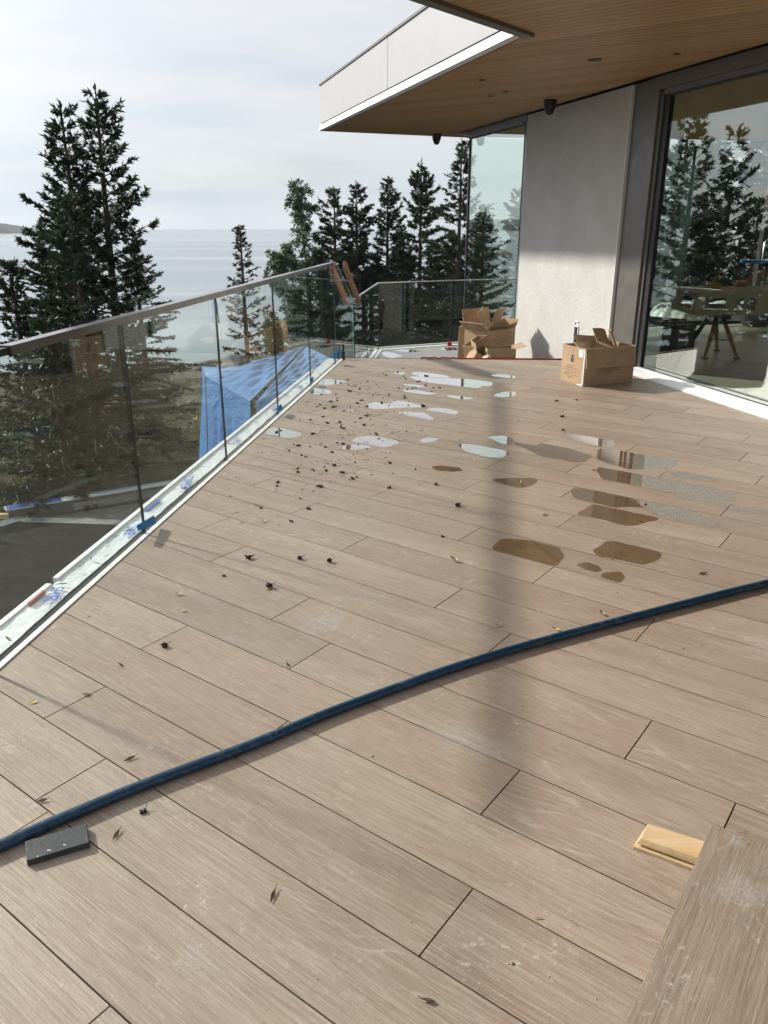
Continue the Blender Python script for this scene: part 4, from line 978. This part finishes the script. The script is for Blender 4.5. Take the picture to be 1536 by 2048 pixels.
cloth([Fc+Vector((.05, .03, -.015)), D(Rc, -.25, -1.2, -.06), Rc, Pk+Vector((.01, 0, -.012))], 40, 40, .022, 2)
cloth([Lc, Fc, D(Fc, -.04, -.10, -1.9), D(Lc, -.12, -.02, -1.5)], 60, 40, .045, 3, True)
cloth([Fc+Vector((.05,.03,-.015)), D(Rc, -.25, -1.2, -.06), D(Rc, -.28, -1.25, -1.9), D(Fc, .0, -.05, -2)], 50, 30, .03, 4, True)
cloth([D(Lc, -.02, .04, 0), Bk, D(Bk, -.1, .1, -1.8), D(Lc, -.16, .10, -1.15)], 30, 30, .05, 5, True)
cloth([Lc, Pk, D(Pk, -.3, .6, -.45), Bk], 24, 24, .04, 6)
mb = MB(); mb.prism([(-1.85, 8.7), (-1.35, 7.75), (-.80, 9.6), (-1.1, 10.35)], -4.9, -.62); tag(mb.build('material_stack', M['parapet']), 'stack of material hidden under the blue tarp', 'stack')

# ------------------------------------------------------------------ lower roof terrace left of the deck
lr = thing('lower_roof', 'flat black roof terrace below the balustrade with pale parapet flashing', 'roof terrace', (-3.6, 7.2, -2.5))
def lw(mb, name, mat, bevel=0): o = mb.build(name, mat, lr, bevel); o.location = (3.6, -7.2, 2.5); return o
mb = MB(); mb.prism([(-6.4, 3.0), (-1.62, 1.0), (-1.0, 8.0), (-2.9, 10.16), (-5.22, 10.38)], -2.8, -2.5); lw(mb, 'roof_membrane', M['roofmat'])
mb = MB(); mb.prism([(-5.30, 10.54), (-5.15, 10.34), (-2.4, 10.10), (-2.1, 10.29)], -2.8, -2.488); lw(mb, 'border_strip', M['dirtymat'])
mb = MB(); mb.prism([(-5.30, 10.53), (-6.20, 9.2), (-6.04, 9.12), (-5.14, 10.38)], -2.8, -2.486); lw(mb, 'border_strip', M['dirtymat'])
mb = MB(); mb.prism([(-5.28, 10.55), (-2.1, 10.30), (-1.9, 12.3), (-5.2, 10.64)], -2.9, -2.58); lw(mb, 'terrace_floor', M['parapet'])
pa, pb_ = Vector((-5.40, 10.54)), Vector((-2.08, 12.48)); fp, Lp_ = edge_frame(pa, pb_)
mb = MB(); rbox(mb, 0, Lp_, .0, .14, -2.9, -2.40, fp); lw(mb, 'parapet_wall', M['parapet'])
mb = MB(); rbox(mb, .9, Lp_, -.02, -.001, -2.56, -2.45, fp); lw(mb, 'parapet_board', M['alu'])
mb = MB(); rbox(mb, -.02, Lp_, -.02, .16, -2.40, -2.38, fp); lw(mb, 'parapet_flashing', M['white'], .002)
mb = MB(); rbox(mb, 0, .75, -.021, .15, -2.379, -2.377, fp); rbox(mb, 2.6, Lp_, -.021, .15, -2.379, -2.377, fp); lw(mb, 'printed_membrane', M['print'])
mb = MB(); mb.prism([(-6.1, 10.40), (-5.36, 10.48), (-5.38, 10.56), (-6.1, 10.48)], -2.5, -2.44); lw(mb, 'timber_batten', M['pine'])
for a, b in ((-1.3, .02), (.04, 1.3), (1.32, 2.6), (2.62, Lp_)):
    o = pane(lr, fp(a, .07, 0), fp(b, .07, 0), -2.39, -2.06, -2.39, -2.06, M['glass_dim'], .006); o.location = (3.6, -7.2, 2.5)

# ------------------------------------------------------------------ things seen through the big window

wbn = thing('work_table', 'plywood work table with cut-out sides standing on folding trestles behind the glass', 'work table', (3.465, 9.0, 0), .0)
tb = MB(); tb.box((-.06, -.05, .735), (2.5, .80, .755)); tb.build('table_top', M['ply'], wbn, .003)
def side(x0, x1, y, zz0, zz1, holes, along='x'):
    mb = MB(); t = .018; xs = x0; segs = []
    for h0, h1 in holes: segs.append((xs, h0)); xs = h1
    segs.append((xs, x1)); B_ = (lambda a, b, c, d: mb.box((a, y, c), (b, y+t, d))) if along == 'x' else (lambda a, b, c, d: mb.box((y, a, c), (y+t, b, d)))
    for a, b in segs: B_(a, b, zz0, zz1)
    for h0, h1 in holes: B_(h0, h1, zz0, zz0+.055); B_(h0, h1, zz1-.045, zz1)
    return mb
side(0, 1.88, 0, .50, .734, [(.10, .34), (.44, .68), (.82, 1.1), (1.25, 1.55)]).build('side_board', M['ply'], wbn)
side(0, 1.88, .72, .50, .734, [(.10, .34), (.44, .68), (.82, 1.1), (1.25, 1.55)]).build('side_board', M['ply'], wbn)
side(.02, .72, 0, .50, .734, [(.10, .48)], 'y').build('end_board', M['ply'], wbn)
def trestle(x, y, label, loc):
    t = thing('trestle', label, 'trestle', loc, 0, 'folding trestles under the work table')
    for dx, dy in ((-.16, -.26), (.16, -.26), (-.16, .26), (.16, .26)):
        mb = MB(); mb.tube([(dx*.15, dy*.3, .49), (dx*.8, dy*.85, .18), (dx*1.15, dy*1.1, .02)], [.027, .024, .019], 8); l_ = mb.build('leg', M['blackplastic'], t)
        mb = MB(); mb.lathe((dx*1.15, dy*1.1, 0), [(.045, .0), (.04, .012), (.015, .025)], 12); mb.build('foot', M['black'], l_)
        mb = MB(); mb.tube([(dx*.62, dy*.7, .27), (dx*.72, dy*.78, .22)], .028, 8); mb.build('leg_lock', M['orangewood'] if dy < 0 else M['black'], l_)
    mb = MB(); mb.box((-.05, -.30, .44), (.05, .30, .495)); mb.build('head_beam', M['black'], t, .006)
    mb = MB(); mb.tube([(-.13, -.2, .2), (.13, -.2, .2)], .008, 6); mb.build('brace', M['steel'], t)
for i, (dx, lab) in enumerate(((.42, 'black folding trestle under the near end of the work table'), (1.5, 'black folding trestle under the far end of the work table, by the frame edge'))):
    loc = Vector(wbn.location) + Vector((dx, .40, 0)); trestle(0, 0, lab, loc)
mb = MB(); mb.box((0, 0, 0), (.16, .10, .05)); mb.tube([(.05, .02, .05), (.17, .06, .20)], .010, 6); mb.tube([(.08, .02, .05), (.21, .05, .17)], .008, 6)
o = mb.build('hand_tool', M['yellow'], None, .003); o.location = Vector(wbn.location) + Vector((.30, .48, .756)); tag(o, 'yellow hand tool with two rods lying on the work table', 'tool')
o = thing('battery_pack', 'black and yellow battery pack standing at the back of the work table', 'battery', Vector(wbn.location) + Vector((.72, .66, .7555)))
mb = MB(); mb.box((0, 0, 0), (.12, .08, .045)); mb.build('case', M['blackplastic'], o, .006)
mb = MB(); mb.box((.005, .005, .045), (.115, .075, .075)); mb.build('cover', M['yellow'], o, .006)
# tool case by the jamb
tc_ = thing('tool_case', 'black plastic tool case standing indoors beside the window jamb', 'tool case', wall(.28, .62), R(20))
mb = MB(); mb.box((0, 0, 0), (.34, .17, .40)); mb.box((.02, -.012, .05), (.32, 0, .35)); mb.build('case', M['black'], tc_, .012)
mb = MB(); mb.tube([(.10, .085, .40), (.10, .085, .45), (.24, .085, .45), (.24, .085, .40)], .012, 8); mb.build('handle', M['blackplastic'], tc_)
# outside on the rear terrace
def mitre(loc, rz):
    t = thing('mitre_saw', 'blue and white mitre saw with red blade guard on a pale stand', 'mitre saw', loc, rz)
    mb = MB(); mb.box((-.9, -.10, .80), (.9, .10, .86)); mb.build('stand_beam', M['toolblue'], t, .01)
    for sx in (-1, 1):
        mb = MB(); mb.tube([(sx*.15, -.1, .80), (sx*.42, -.32, .0)], .022, 8); mb.build('leg', M['white'], t)
        mb = MB(); mb.tube([(sx*.15, .1, .80), (sx*.42, .32, .0)], .022, 8); mb.build('leg', M['white'], t)
    mb = MB(); mb.hexa([(-.22,-.2,.60),(.22,-.2,.60),(.22,.2,.60),(-.22,.2,.60),(-.15,-.15,.80),(.15,-.15,.80),(.15,.15,.80),(-.15,.15,.80)]); mb.build('base', M['white'], t, .01)
    mb = MB(); mb.lathe((0, 0, .86), [(.20, 0), (.20, .05), (.1, .06)], 24); mb.build('turntable', M['alu'], t)
    mb = MB(); mb.tube([(0, .15, .9), (.02, .12, 1.12), (.16, .0, 1.30)], .035, 10); mb.build('arm', M['blackplastic'], t)
    mb = MB(); mb.tube([(.24, -.06, 1.36), (.24, .0, 1.36)], .15, 24); g_ = mb.build('blade_guard', M['red'], t)
    mb = MB(); mb.tube([(.16, -.02, 1.42), (.30, -.02, 1.58)], .06, 12); mb.build('motor', M['white'], t)
    mb = MB(); mb.tube([(-.55, 0, .86), (-.56, 0, 1.15), (-.42, 0, 1.35), (-.2, 0, 1.40)], .012, 6); mb.build('hose', M['alu'], t)
mitre(wall(-1.9, 9.3, -.03) if False else Vector((7.3, 14.6, -.03)), R(-15))
mb = MB()
n_ = 46; vs = np.zeros(((n_+1)*(n_+1), 3)); r_ = np.random.default_rng(3); ns = r_.normal(size=(n_+1, n_+1))
for i in range(n_+1):
    for j in range(n_+1):
        u, v = i/n_, j/n_; h = .05+.09*abs(math.sin(u*11+v*5)+.6*math.sin(v*17-u*4))+.02*ns[i, j]
        vs[i*(n_+1)+j] = (4.6+u*4.2+.2*math.sin(v*8), 12.6+v*1.3-.35*u+.15*math.sin(u*9), h*(1 if 0 < i < n_ and 0 < j < n_ else 0)-.0)
ii = np.arange(n_)[:, None]*(n_+1)+np.arange(n_)[None]
tag(np_mesh('plastic_sheet', vs, np.stack([ii, ii+n_+1, ii+n_+2, ii+1], -1).reshape(-1, 4), M['sheet'], None, (0, 0, .01), True), 'crumpled translucent plastic sheet on the floor beyond the work table', 'plastic sheet')
mb = MB(); mb.lathe((0, 0, 0), [(.16, 0), (.19, .02), (.21, .5), (.22, .52), (.19, .53)], 20); o = mb.build('waste_bin', M['slate']); o.location = (5.6, 12.1, 0); tag(o, 'dark grey waste bin beyond the work table', 'bin')
mb = MB(); mb.tube([(5.1+.09*i, 11.9+.10*math.sin(i*.9), .006) for i in range(18)], .005, 5); tag(mb.build('yellow_cord', M['yellow']), 'yellow extension cord snaking on the floor near the bin', 'cord')

# ------------------------------------------------------------------ land, sea, islands
def gz(x, y):
    r = y if x > -14 else y + (x+14)*-.25
    b = -5.0 if r < 14 else (-5.0 - (r-14)*.125 if r < 95 else -15.1 - (r-95)*.22)
    return max(b, -22) + .5*math.sin(x*.21+1)*math.cos(y*.17) + .25*math.sin(x*.63+y*.4) + (1.6 if x > 9 and y > 10 and y < 70 else 0)*min(1, max(0, (x-9)/6))
xs = np.concatenate([np.linspace(-260, -62, 22), np.linspace(-60, 60, 150), np.linspace(62, 200, 16)]); ys = np.concatenate([np.linspace(-80, -12, 10), np.linspace(-10, 125, 170)])
vs = np.array([(x, y, gz(x, y) + .12*random.gauss(0, 1)) for x in xs for y in ys]); ny = len(ys)
ii = np.arange(len(xs)-1)[:, None]*ny+np.arange(ny-1)[None]
tag(np_mesh('hillside', vs, np.stack([ii, ii+ny, ii+ny+1, ii+1], -1).reshape(-1, 4), M['hill'], None, smooth=True), kind='structure')
n = 128; rr_ = [0, 60, 110, 180, 300, 500, 900, 1770]
vs = []; q = []
for r_ in rr_[1:]:
    for j in range(n): vs.append((r_*math.cos(2*math.pi*j/n), r_*math.sin(2*math.pi*j/n), -16.5))
for i in range(len(rr_)-2):
    for j in range(n): q.append((i*n+j, (i+1)*n+j, (i+1)*n+(j+1) % n, i*n+(j+1) % n))
sea = tag(np_mesh('sea', np.array(vs), np.array(q), M['sea']), kind='structure')
def ridge(name, x0, x1, y, dep, zb, prof, mat, seed, amp):
    r = np.random.default_rng(seed); nx, nd = 120, 10; vs = np.zeros(((nx+1)*(nd+1), 3)); nn = np.convolve(r.normal(size=nx+1+8), np.ones(3)/3, 'same')[:nx+1]
    for i in range(nx+1):
        t = i/nx; h = prof(t) + nn[i]*amp
        for j in range(nd+1):
            u = j/nd; vs[i*(nd+1)+j] = (x0+(x1-x0)*t, y+dep*(u-.5), zb - .5 + (h+.5)*math.sin(math.pi*u)**.45 + r.normal()*amp*.4*(0 < j < nd))
    ii = np.arange(nx)[:, None]*(nd+1)+np.arange(nd)[None]
    return tag(np_mesh(name, vs, np.stack([ii, ii+nd+1, ii+nd+2, ii+1], -1).reshape(-1, 4), mat), kind='structure')
ridge('wooded_island', -1050, -508, 1260, 150, -16.5, lambda t: 19*min(1, (1-t)*4.5)**.8, M['farhill'], 2, .55)
ridge('rocky_islet', -260, -155, 348, 26, -16.6, lambda t: 4.6*min(1, (1-t)*5)**.7*(.8+.2*math.sin(t*17)), M['rock'], 4, .28)
ridge('rocky_islet', -190, -146, 312, 10, -16.6, lambda t: 1.6*min(1, (1-t)*5), M['rock'], 5, .15)
for i in range(12):
    x = random.uniform(-40, 8); y = 98+random.uniform(-6, 4); sz = random.uniform(.6, 2.6)
    bm = bmesh.new(); bmesh.ops.create_icosphere(bm, subdivisions=3, radius=1); rs = random.Random(i)
    for v in bm.verts:
        f = 1+.25*math.sin(v.co.x*4+i)+.2*math.sin(v.co.y*5+i*2)+.08*rs.gauss(0, 1); v.co = Vector((v.co.x*f*sz*1.6, v.co.y*f*sz, v.co.z*f*sz*.5))
    me = bpy.data.meshes.new('shore_rock'); bm.to_mesh(me); bm.free(); me.materials.append(M['rock']); o = link('shore_rock', me, None, (x, y, gz(x, y)+.1))
    tag(o, 'weathered grey rock on the shore below the trees', 'rock', 'rocks along the shore')

# ------------------------------------------------------------------ trees
def leaf_arrays(P0, Dr, Ln, Wd, g):
    """narrow flat sprays: start points, directions, lengths, widths -> quads"""
    n = len(P0); rnd = g.normal(size=(n, 3)); side = np.cross(Dr, rnd); side /= np.linalg.norm(side, axis=1, keepdims=True)+1e-9
    P1 = P0 + Dr*Ln[:, None]; w = Wd[:, None]*side
    V = np.stack([P0-w*.35, P0+w*.35, P0*.45+P1*.55+w*.55, P1+w*.08, P1-w*.08, P0*.45+P1*.55-w*.55], 1).reshape(-1, 3)
    Q = (np.arange(n)[:, None, None]*6 + np.array([[0, 1, 2, 5], [5, 2, 3, 4]])[None]).reshape(-1, 4)
    return V, Q
def conifer_mesh(seed, H, Rm, base=.12, dens=1.0, asym=.25, gaps=.15, sag=.35, top=.35, leafsize=1.0, lean=0.0):
    g = np.random.default_rng(seed); P0s, Drs, Ls, Ws = [], [], [], []; mb = MB()
    kx, ky = g.uniform(-.3, .3, 2)*lean
    def axis(z): t = z/H; return np.array([kx*math.sin(t*3)*.8+lean*t*t, ky*math.sin(t*2.2)*.8, z])
    r0 = H*.0125+.03
    mb.tube([axis(H*t) for t in np.linspace(0, 1, 22)], [r0*(1-t)**.8+.008 for t in np.linspace(0, 1, 22)], 7)
    z = H*base; azb = g.uniform(0, 6.28)
    while z < H*.985:
        t = z/H; nb = int(g.integers(3, 6) if t < .93 else 3)
        for b in range(nb):
            if g.random() < gaps*(1.5-t): continue
            az = azb + b*6.283/nb + g.normal()*.45; dirr = np.array([math.cos(az), math.sin(az), 0.0])
            prof = (1-t)**.82 + .03 if t > .35 else ((1-.35)**.82+.03)*(.55+.45*t/.35)
            L = Rm*prof*g.uniform(.5, 1.12)*(1+asym*math.cos(az-azb*1.7+z*.9))
            if L < .12: L = .12
            el = R(-12 + 62*t**1.6) + g.normal()*.14; m = 9; us = np.linspace(0, 1, m)
            pts = axis(z)[None] + dirr[None]*(us*L*math.cos(el))[:, None] + np.array([0, 0, 1.0])[None]*((us*math.sin(el) - sag*(1-t)*us**1.6*.8 + .18*sag*us**4)*L)[:, None]
            pts[:, :2] += g.normal(size=(m, 2))*.02*L
            mb.tube([tuple(p) for p in pts[::2]], [max(.005, .014*L*(1-u)*.9+.004) for u in us[::2]], 3, caps=False)
            nt = max(5, int(L/.062*dens)); ut = g.uniform(.12, 1.0, nt)**.8
            base_p = np.stack([np.interp(ut, us, pts[:, k]) for k in range(3)], 1); tan = np.gradient(pts, axis=0); tan = np.stack([np.interp(ut, us, tan[:, k]) for k in range(3)], 1); tan /= np.linalg.norm(tan, axis=1, keepdims=True)
            sd = np.cross(tan, np.array([0, 0, 1.0])); sd /= np.linalg.norm(sd, axis=1, keepdims=True)+1e-9
            sg = np.where(g.random(nt) < .5, -1.0, 1.0)[:, None]
            D1 = tan*.75 + sd*sg*g.uniform(.3, 1.0, (nt, 1)) + np.array([0, 0, 1.0])*g.uniform(-.55, .15, (nt, 1)); D1 /= np.linalg.norm(D1, axis=1, keepdims=True)
            lt = (.16+.26*L*.35*(1.05-ut))*g.uniform(.6, 1.25, nt)*leafsize
            for k in range(15):      # sprays along each twig
                f = g.uniform(0, .95, nt)[:, None]; Dk = D1 + g.normal(size=(nt, 3))*.42; Dk /= np.linalg.norm(Dk, axis=1, keepdims=True)
                P0s.append(base_p + D1*f*lt[:, None]); Drs.append(Dk); Ls.append(g.uniform(.07, .17, nt)*leafsize*(1 if k else 1.5)); Ws.append(g.uniform(.018, .040, nt)*leafsize)
        z += (H*.022+.05)*g.uniform(.7, 1.3)*(1-.35*t)
    for k in range(26):
        P0s.append(axis(H*g.uniform(.93, 1.0))[None]); d = np.array([[g.normal()*.35, g.normal()*.35, 1.0]]); Drs.append(d/np.linalg.norm(d)); Ls.append(np.array([.16*leafsize])); Ws.append(np.array([.04]))
    V, Q = leaf_arrays(np.concatenate(P0s), np.concatenate(Drs), np.concatenate(Ls), np.concatenate(Ws), g)
    return mb, V, Q
def tree(name, label, cat, loc, mb, V, Q, lm, group='conifers around the house', rz=0):
    t = thing(name, label, cat, loc, rz, group)
    mb.build('trunk', M['bark'], t, fix=False); np_mesh('crown', V, Q, lm, t); return t
def copy_tree(src, label, loc, rz, sc):
    c = src.copy(); C.objects.link(c); c.location = loc; c.rotation_euler = (0, 0, rz); c.scale = sc; c['label'] = label
    for ch in src.children:
        d = ch.copy(); C.objects.link(d); d.parent = c
    return c
def ground(x, y): return (x, y, gz(x, y)-.15)
def conif(label, x, y, ztip, Rm, seed, **k):
    b = gz(x, y)-.15; return tree('conifer_tree', label, 'tree', (x, y, b), *conifer_mesh(seed, ztip-b, Rm, **k), M['fir'])
A1 = conif('tallest fir of the left group, its bare upper trunk leaning past its neighbour', -4.83, 14.3, 3.53, 2.5, 1, base=.08, dens=1.8, asym=.30, gaps=.12, sag=.45, lean=.15, leafsize=.62)
A2 = conif('bushy fir with a sharp thin tip, left of the tallest fir', -5.02, 13.6, 3.20, 2.4, 2, base=.06, dens=1.9, asym=.2, gaps=.06, sag=.30, leafsize=.62)
A3 = conif('shorter fir filling the foot of the left tree group', -4.75, 12.7, 1.85, 2.2, 3, base=.04, dens=1.6, asym=.3, gaps=.12, sag=.40, leafsize=.62)
A4 = conif('small grey fir at the far left edge above the handrail', -5.75, 12.6, .85, 1.2, 4, base=.05, dens=1.4, gaps=.15, leafsize=.6)
A5 = conif('low dark fir in the bottom left corner behind the handrail', -4.9, 11.6, .15, 1.7, 5, base=.03, dens=1.6, gaps=.08, leafsize=.62)
B1 = conif('lone young spruce with open needled tip in front of the sea', -3.97, 23, 1.32, 1.75, 6, base=.05, dens=1.0, asym=.12, gaps=.22, sag=.1, leafsize=.62)
def pine_mesh(seed, H, Rm):
    g = np.random.default_rng(seed); mb = MB(); P, Dd, L_, W_ = [], [], [], []
    ax = lambda t: np.array([.25*math.sin(t*4), .15*math.sin(t*3+1), H*t])
    mb.tube([ax(t) for t in np.linspace(0, 1, 16)], [(H*.011+.02)*(1-t)+.012 for t in np.linspace(0, 1, 16)], 7)
    for b in range(70):
        t = g.uniform(.22, .99); az = g.uniform(0, 6.28); L = Rm*(1.12-t)*g.uniform(.5, 1.05)+.1; d = np.array([math.cos(az), math.sin(az), g.uniform(.25, .8)]); p0 = ax(t); p1 = p0+d*L*.6; p2 = p1+np.array([d[0]*.4, d[1]*.4, .35])*L
        mb.tube([p0, p1, p2], [.03*(1.1-t)+.01, .012, .006], 4, caps=False)
        for c in range(int(3+L*3)):
            ctr = (p1+(p2-p1)*g.uniform(-.2, 1.1)) + g.normal(size=3)*.16; n = 52
            dirs = g.normal(size=(n, 3)); dirs[:, 2] += .4; dirs /= np.linalg.norm(dirs, axis=1, keepdims=True)
            P.append(ctr[None]+dirs*g.uniform(0, .15, (n, 1))); Dd.append(dirs); L_.append(g.uniform(.06, .16, n)); W_.append(g.uniform(.03, .06, n))
    V, Q = leaf_arrays(np.concatenate(P), np.concatenate(Dd), np.concatenate(L_), np.concatenate(W_), g); return mb, V, Q
x, y = -3.885, 40; b_ = gz(x, y)-.15
tree('pine_tree', 'loose tufted pine with visible limbs, leftmost of the right tree group', 'tree', (x, y, b_), *pine_mesh(9, 3.0-b_, 2.6), M['pineleaf'], 'trees behind the far balustrade')
x, y = -4.6, 38.5
tree('pine_tree', 'short round topped pine low beside the handrail end', 'tree', (x, y, gz(x, y)-.15), *pine_mesh(19, .1-gz(x, y), 2.4), M['pineleaf'], 'trees behind the far balustrade')
G2 = 'trees behind the far balustrade'
kw = dict(base=.10, dens=1.35, gaps=.14, sag=.25)
B2 = conif('narrow fir with a bent wispy top, second of the right tree group', -2.36, 40, 2.95, 3.3, 11, **kw)
B3 = conif('full fir with a forked looking top, third of the right tree group', -1.25, 38, 3.07, 3.3, 12, base=.10, dens=1.45, gaps=.14, sag=.2)
B4 = conif('slim fir with a pointed top, middle of the right tree group', .164, 40, 3.37, 3.0, 13, **kw)
B5 = conif('broad fir with the densest crown of the right tree group', 1.66, 38, 3.95, 3.3, 14, base=.12, dens=1.45, gaps=.12, sag=.15)
B6 = conif('tall open fir partly hidden behind the glass corner of the house', 3.245, 36, 4.62, 3.3, 15, base=.15, dens=1.2, gaps=.22, sag=.3, asym=.35)
for o in (B2, B3, B4, B5, B6): o['group'] = G2
cps = [(B5, 'fir right of the rear terrace, nearest of a row', 15.5, 17.5, .80, .2), (B3, 'fir right of the rear terrace, second of a row', 17.5, 15.5, .84, 1.2), (B5, 'fir right of the rear terrace, third of a row', 19.0, 13.0, .82, 2.2), (B3, 'fir right of the rear terrace, fourth of a row', 20.5, 10.5, .86, 3.2), (B5, 'fir right of the rear terrace, fifth of a row', 21.5, 7.5, .84, 4.2), (B3, 'fir right of the rear terrace, last of a row', 22.5, 4.5, .86, 5.2), (B3, 'fir behind the row right of the rear terrace', 18.5, 18, .95, 5.0), (B3, 'dark fir hard against the rear terrace, first from the house corner', 5.6, 24.5, .80, .5), (B5, 'dark fir hard against the rear terrace, second from the house corner', 7.0, 23.5, .84, 1.5), (B3, 'dark fir hard against the rear terrace, third from the house corner', 8.4, 23.0, .80, 2.5), (B5, 'dark fir hard against the rear terrace, fourth from the house corner', 9.9, 22.0, .86, 3.5), (B3, 'dark fir hard against the rear terrace, fifth from the house corner', 11.4, 21.5, .82, 4.5), (B5, 'dark fir hard against the rear terrace, sixth from the house corner', 13.0, 20.5, .84, 5.5), (B3, 'dark fir between the first and second firs of the rear terrace', 6.3, 26.5, .86, 3.9), (B3, 'dense fir low between the tufted pine and the bent fir', -3.3, 41.5, .70, 2.0), (B5, 'dense fir low under the forked looking top', -1.6, 42.5, .74, 4.0), (B3, 'dense fir low left of the pointed fir', -.7, 41, .72, 5.1), (B5, 'dense fir low right of the pointed fir', .95, 42, .76, 1.9), (B3, 'dense fir low left of the open fir', 2.5, 39, .72, .9), (B5, 'dense fir low in front of the glass corner', 3.5, 41, .78, 3.6), (B3, 'dense fir low behind the far window glass', 4.4, 38, .80, 2.7), (B5, 'dense rear fir behind the far window glass', 5.8, 48, 1.0, 5.7), (B3, 'dense fir beyond the rear terrace nearest the far window', 8.0, 30, .95, 1.7), (B5, 'dense fir beyond the rear terrace behind the table', 9.8, 28, .95, 2.7), (B3, 'dense fir beyond the rear terrace behind the bin', 11.6, 27, .9, 3.7), (B5, 'dense fir beyond the rear terrace at its far end', 13.4, 26, .9, 4.7), (B3, 'dense fir at the right end of the rear terrace', 15.4, 25, .95, 5.7), (B4, 'thin fir between the broad fir and the open fir', 2.43, 42, .75, .5), (B2, 'lower fir in the shade behind the second and third firs', -2.0, 47, .85, 2.1), (B3, 'lower fir behind the gap of the middle firs', -.4, 46, .85, 3.3),
       (B5, 'fir seen through the far window glass, left of two', 5.0, 44, .9, 1.1), (B4, 'fir seen through the far window glass, right of two', 6.6, 41, .95, 4.0), (B6, 'rear fir behind the broad fir', 1.0, 50, .9, 5.0), (B5, 'wide fir low behind the pointed fir', .7, 45, .78, .3),
       (B2, 'young fir between handrail end and right tree group', -3.2, 44, .72, 1.4), (B3, 'fir beyond the rear terrace nearest the jamb side', 9.5, 34, .92, 1.0), (B5, 'fir beyond the rear terrace behind the mitre saw', 12.5, 33, .95, 2.0), (B4, 'fir beyond the rear terrace at the far right', 16, 33, 1.1, 2.9), (B3, 'fir deep behind the rear terrace', 14.5, 38, 1.2, 4.4), (B5, 'second fir deep behind the rear terrace', 18, 29, 1.05, 5.5),
       (B3, 'fir beyond the rear terrace in the middle', 11, 38, 1.1, 0.5), (B2, 'fir behind the open fir of the right group', 4.2, 40, .86, 3.5)]
for src, lab, x, y, sc, rz in cps:
    o = copy_tree(src, lab, ground(x, y), rz, (sc*1.15, sc*1.15, sc)); o['group'] = G2 if y > 39 and x < 8 else 'firs behind the house'
# trees down the slope to the left: out of frame, but the windows mirror them
cl_ = [(A2, -17.3, 24.0, 1.05, 1.0), (A3, -19.0, 21.5, 1.35, 2.2), (A1, -22.5, 27.5, 1.05, .4), (A3, -14.6, 28.5, 1.45, 4.0), (A2, -25.5, 19, 1.05, 3.0), (A3, -21, 17, 1.3, 5.2), (A2, -14.2, 34.5, 1.2, 5.0), (A3, -27, 24.5, 1.5, .9), (A2, -11.2, 37, 1.2, 2.0), (A3, -24, 13.5, 1.3, 1.2), (A2, -29, 15, 1.1, 2.5), (A1, -18, 32, 1.15, .2), (A3, -12, 31, 1.45, .2), (A2, -16.5, 28, 1.12, 3.4), (A3, -22, 23, 1.4, 1.7)]
for i, (src, x, y, sc, rz) in enumerate(cl_):
    copy_tree(src, 'dark fir on the slope left of the view, mirrored in the windows', ground(x, y), rz, (sc*1.1, sc*1.1, sc))['group'] = 'firs mirrored in the windows'
# undergrowth
g = np.random.default_rng(5); P, Dd, L_, W_ = [], [], [], []
for i in range(2600):
    y = g.uniform(16, 60); x = g.uniform(-.42*y-6, .25*y+4)
    if g.random() > .5+.5*math.sin(x*.6)*math.sin(y*.4): continue
    hgt = g.uniform(.15, 1.0); n = 18; c = np.array([x, y, gz(x, y)]); d = g.normal(size=(n, 3)); d[:, 2] = abs(d[:, 2])*.8+.1; d /= np.linalg.norm(d, axis=1, keepdims=True)
    P.append(c[None]+d*g.uniform(0, hgt, (n, 1))); Dd.append(d+g.normal(size=(n, 3))*.3); L_.append(g.uniform(.08, .26, n)); W_.append(g.uniform(.03, .09, n))
V, Q = leaf_arrays(np.concatenate(P), np.concatenate(Dd), np.concatenate(L_), np.concatenate(W_), g)
tag(np_mesh('undergrowth', V, Q, M['shrub']), kind='stuff')

mb = MB(); mb.box((-1800, -1800, -24.0), (1800, 1800, 9.0))
hz = tag(mb.build('haze', None), kind='stuff'); hm = bpy.data.materials.new('haze_air'); hm.use_nodes = True; hm.node_tree.nodes.clear()
ho = hm.node_tree.nodes.new('ShaderNodeOutputMaterial'); hv = hm.node_tree.nodes.new('ShaderNodeVolumePrincipled'); hv.inputs['Color'].default_value = (.86, .92, 1, 1); hv.inputs['Density'].default_value = .00010; hv.inputs['Anisotropy'].default_value = .2
hm.node_tree.links.new(hv.outputs[0], ho.inputs['Volume']); hz.data.materials.clear(); hz.data.materials.append(hm)
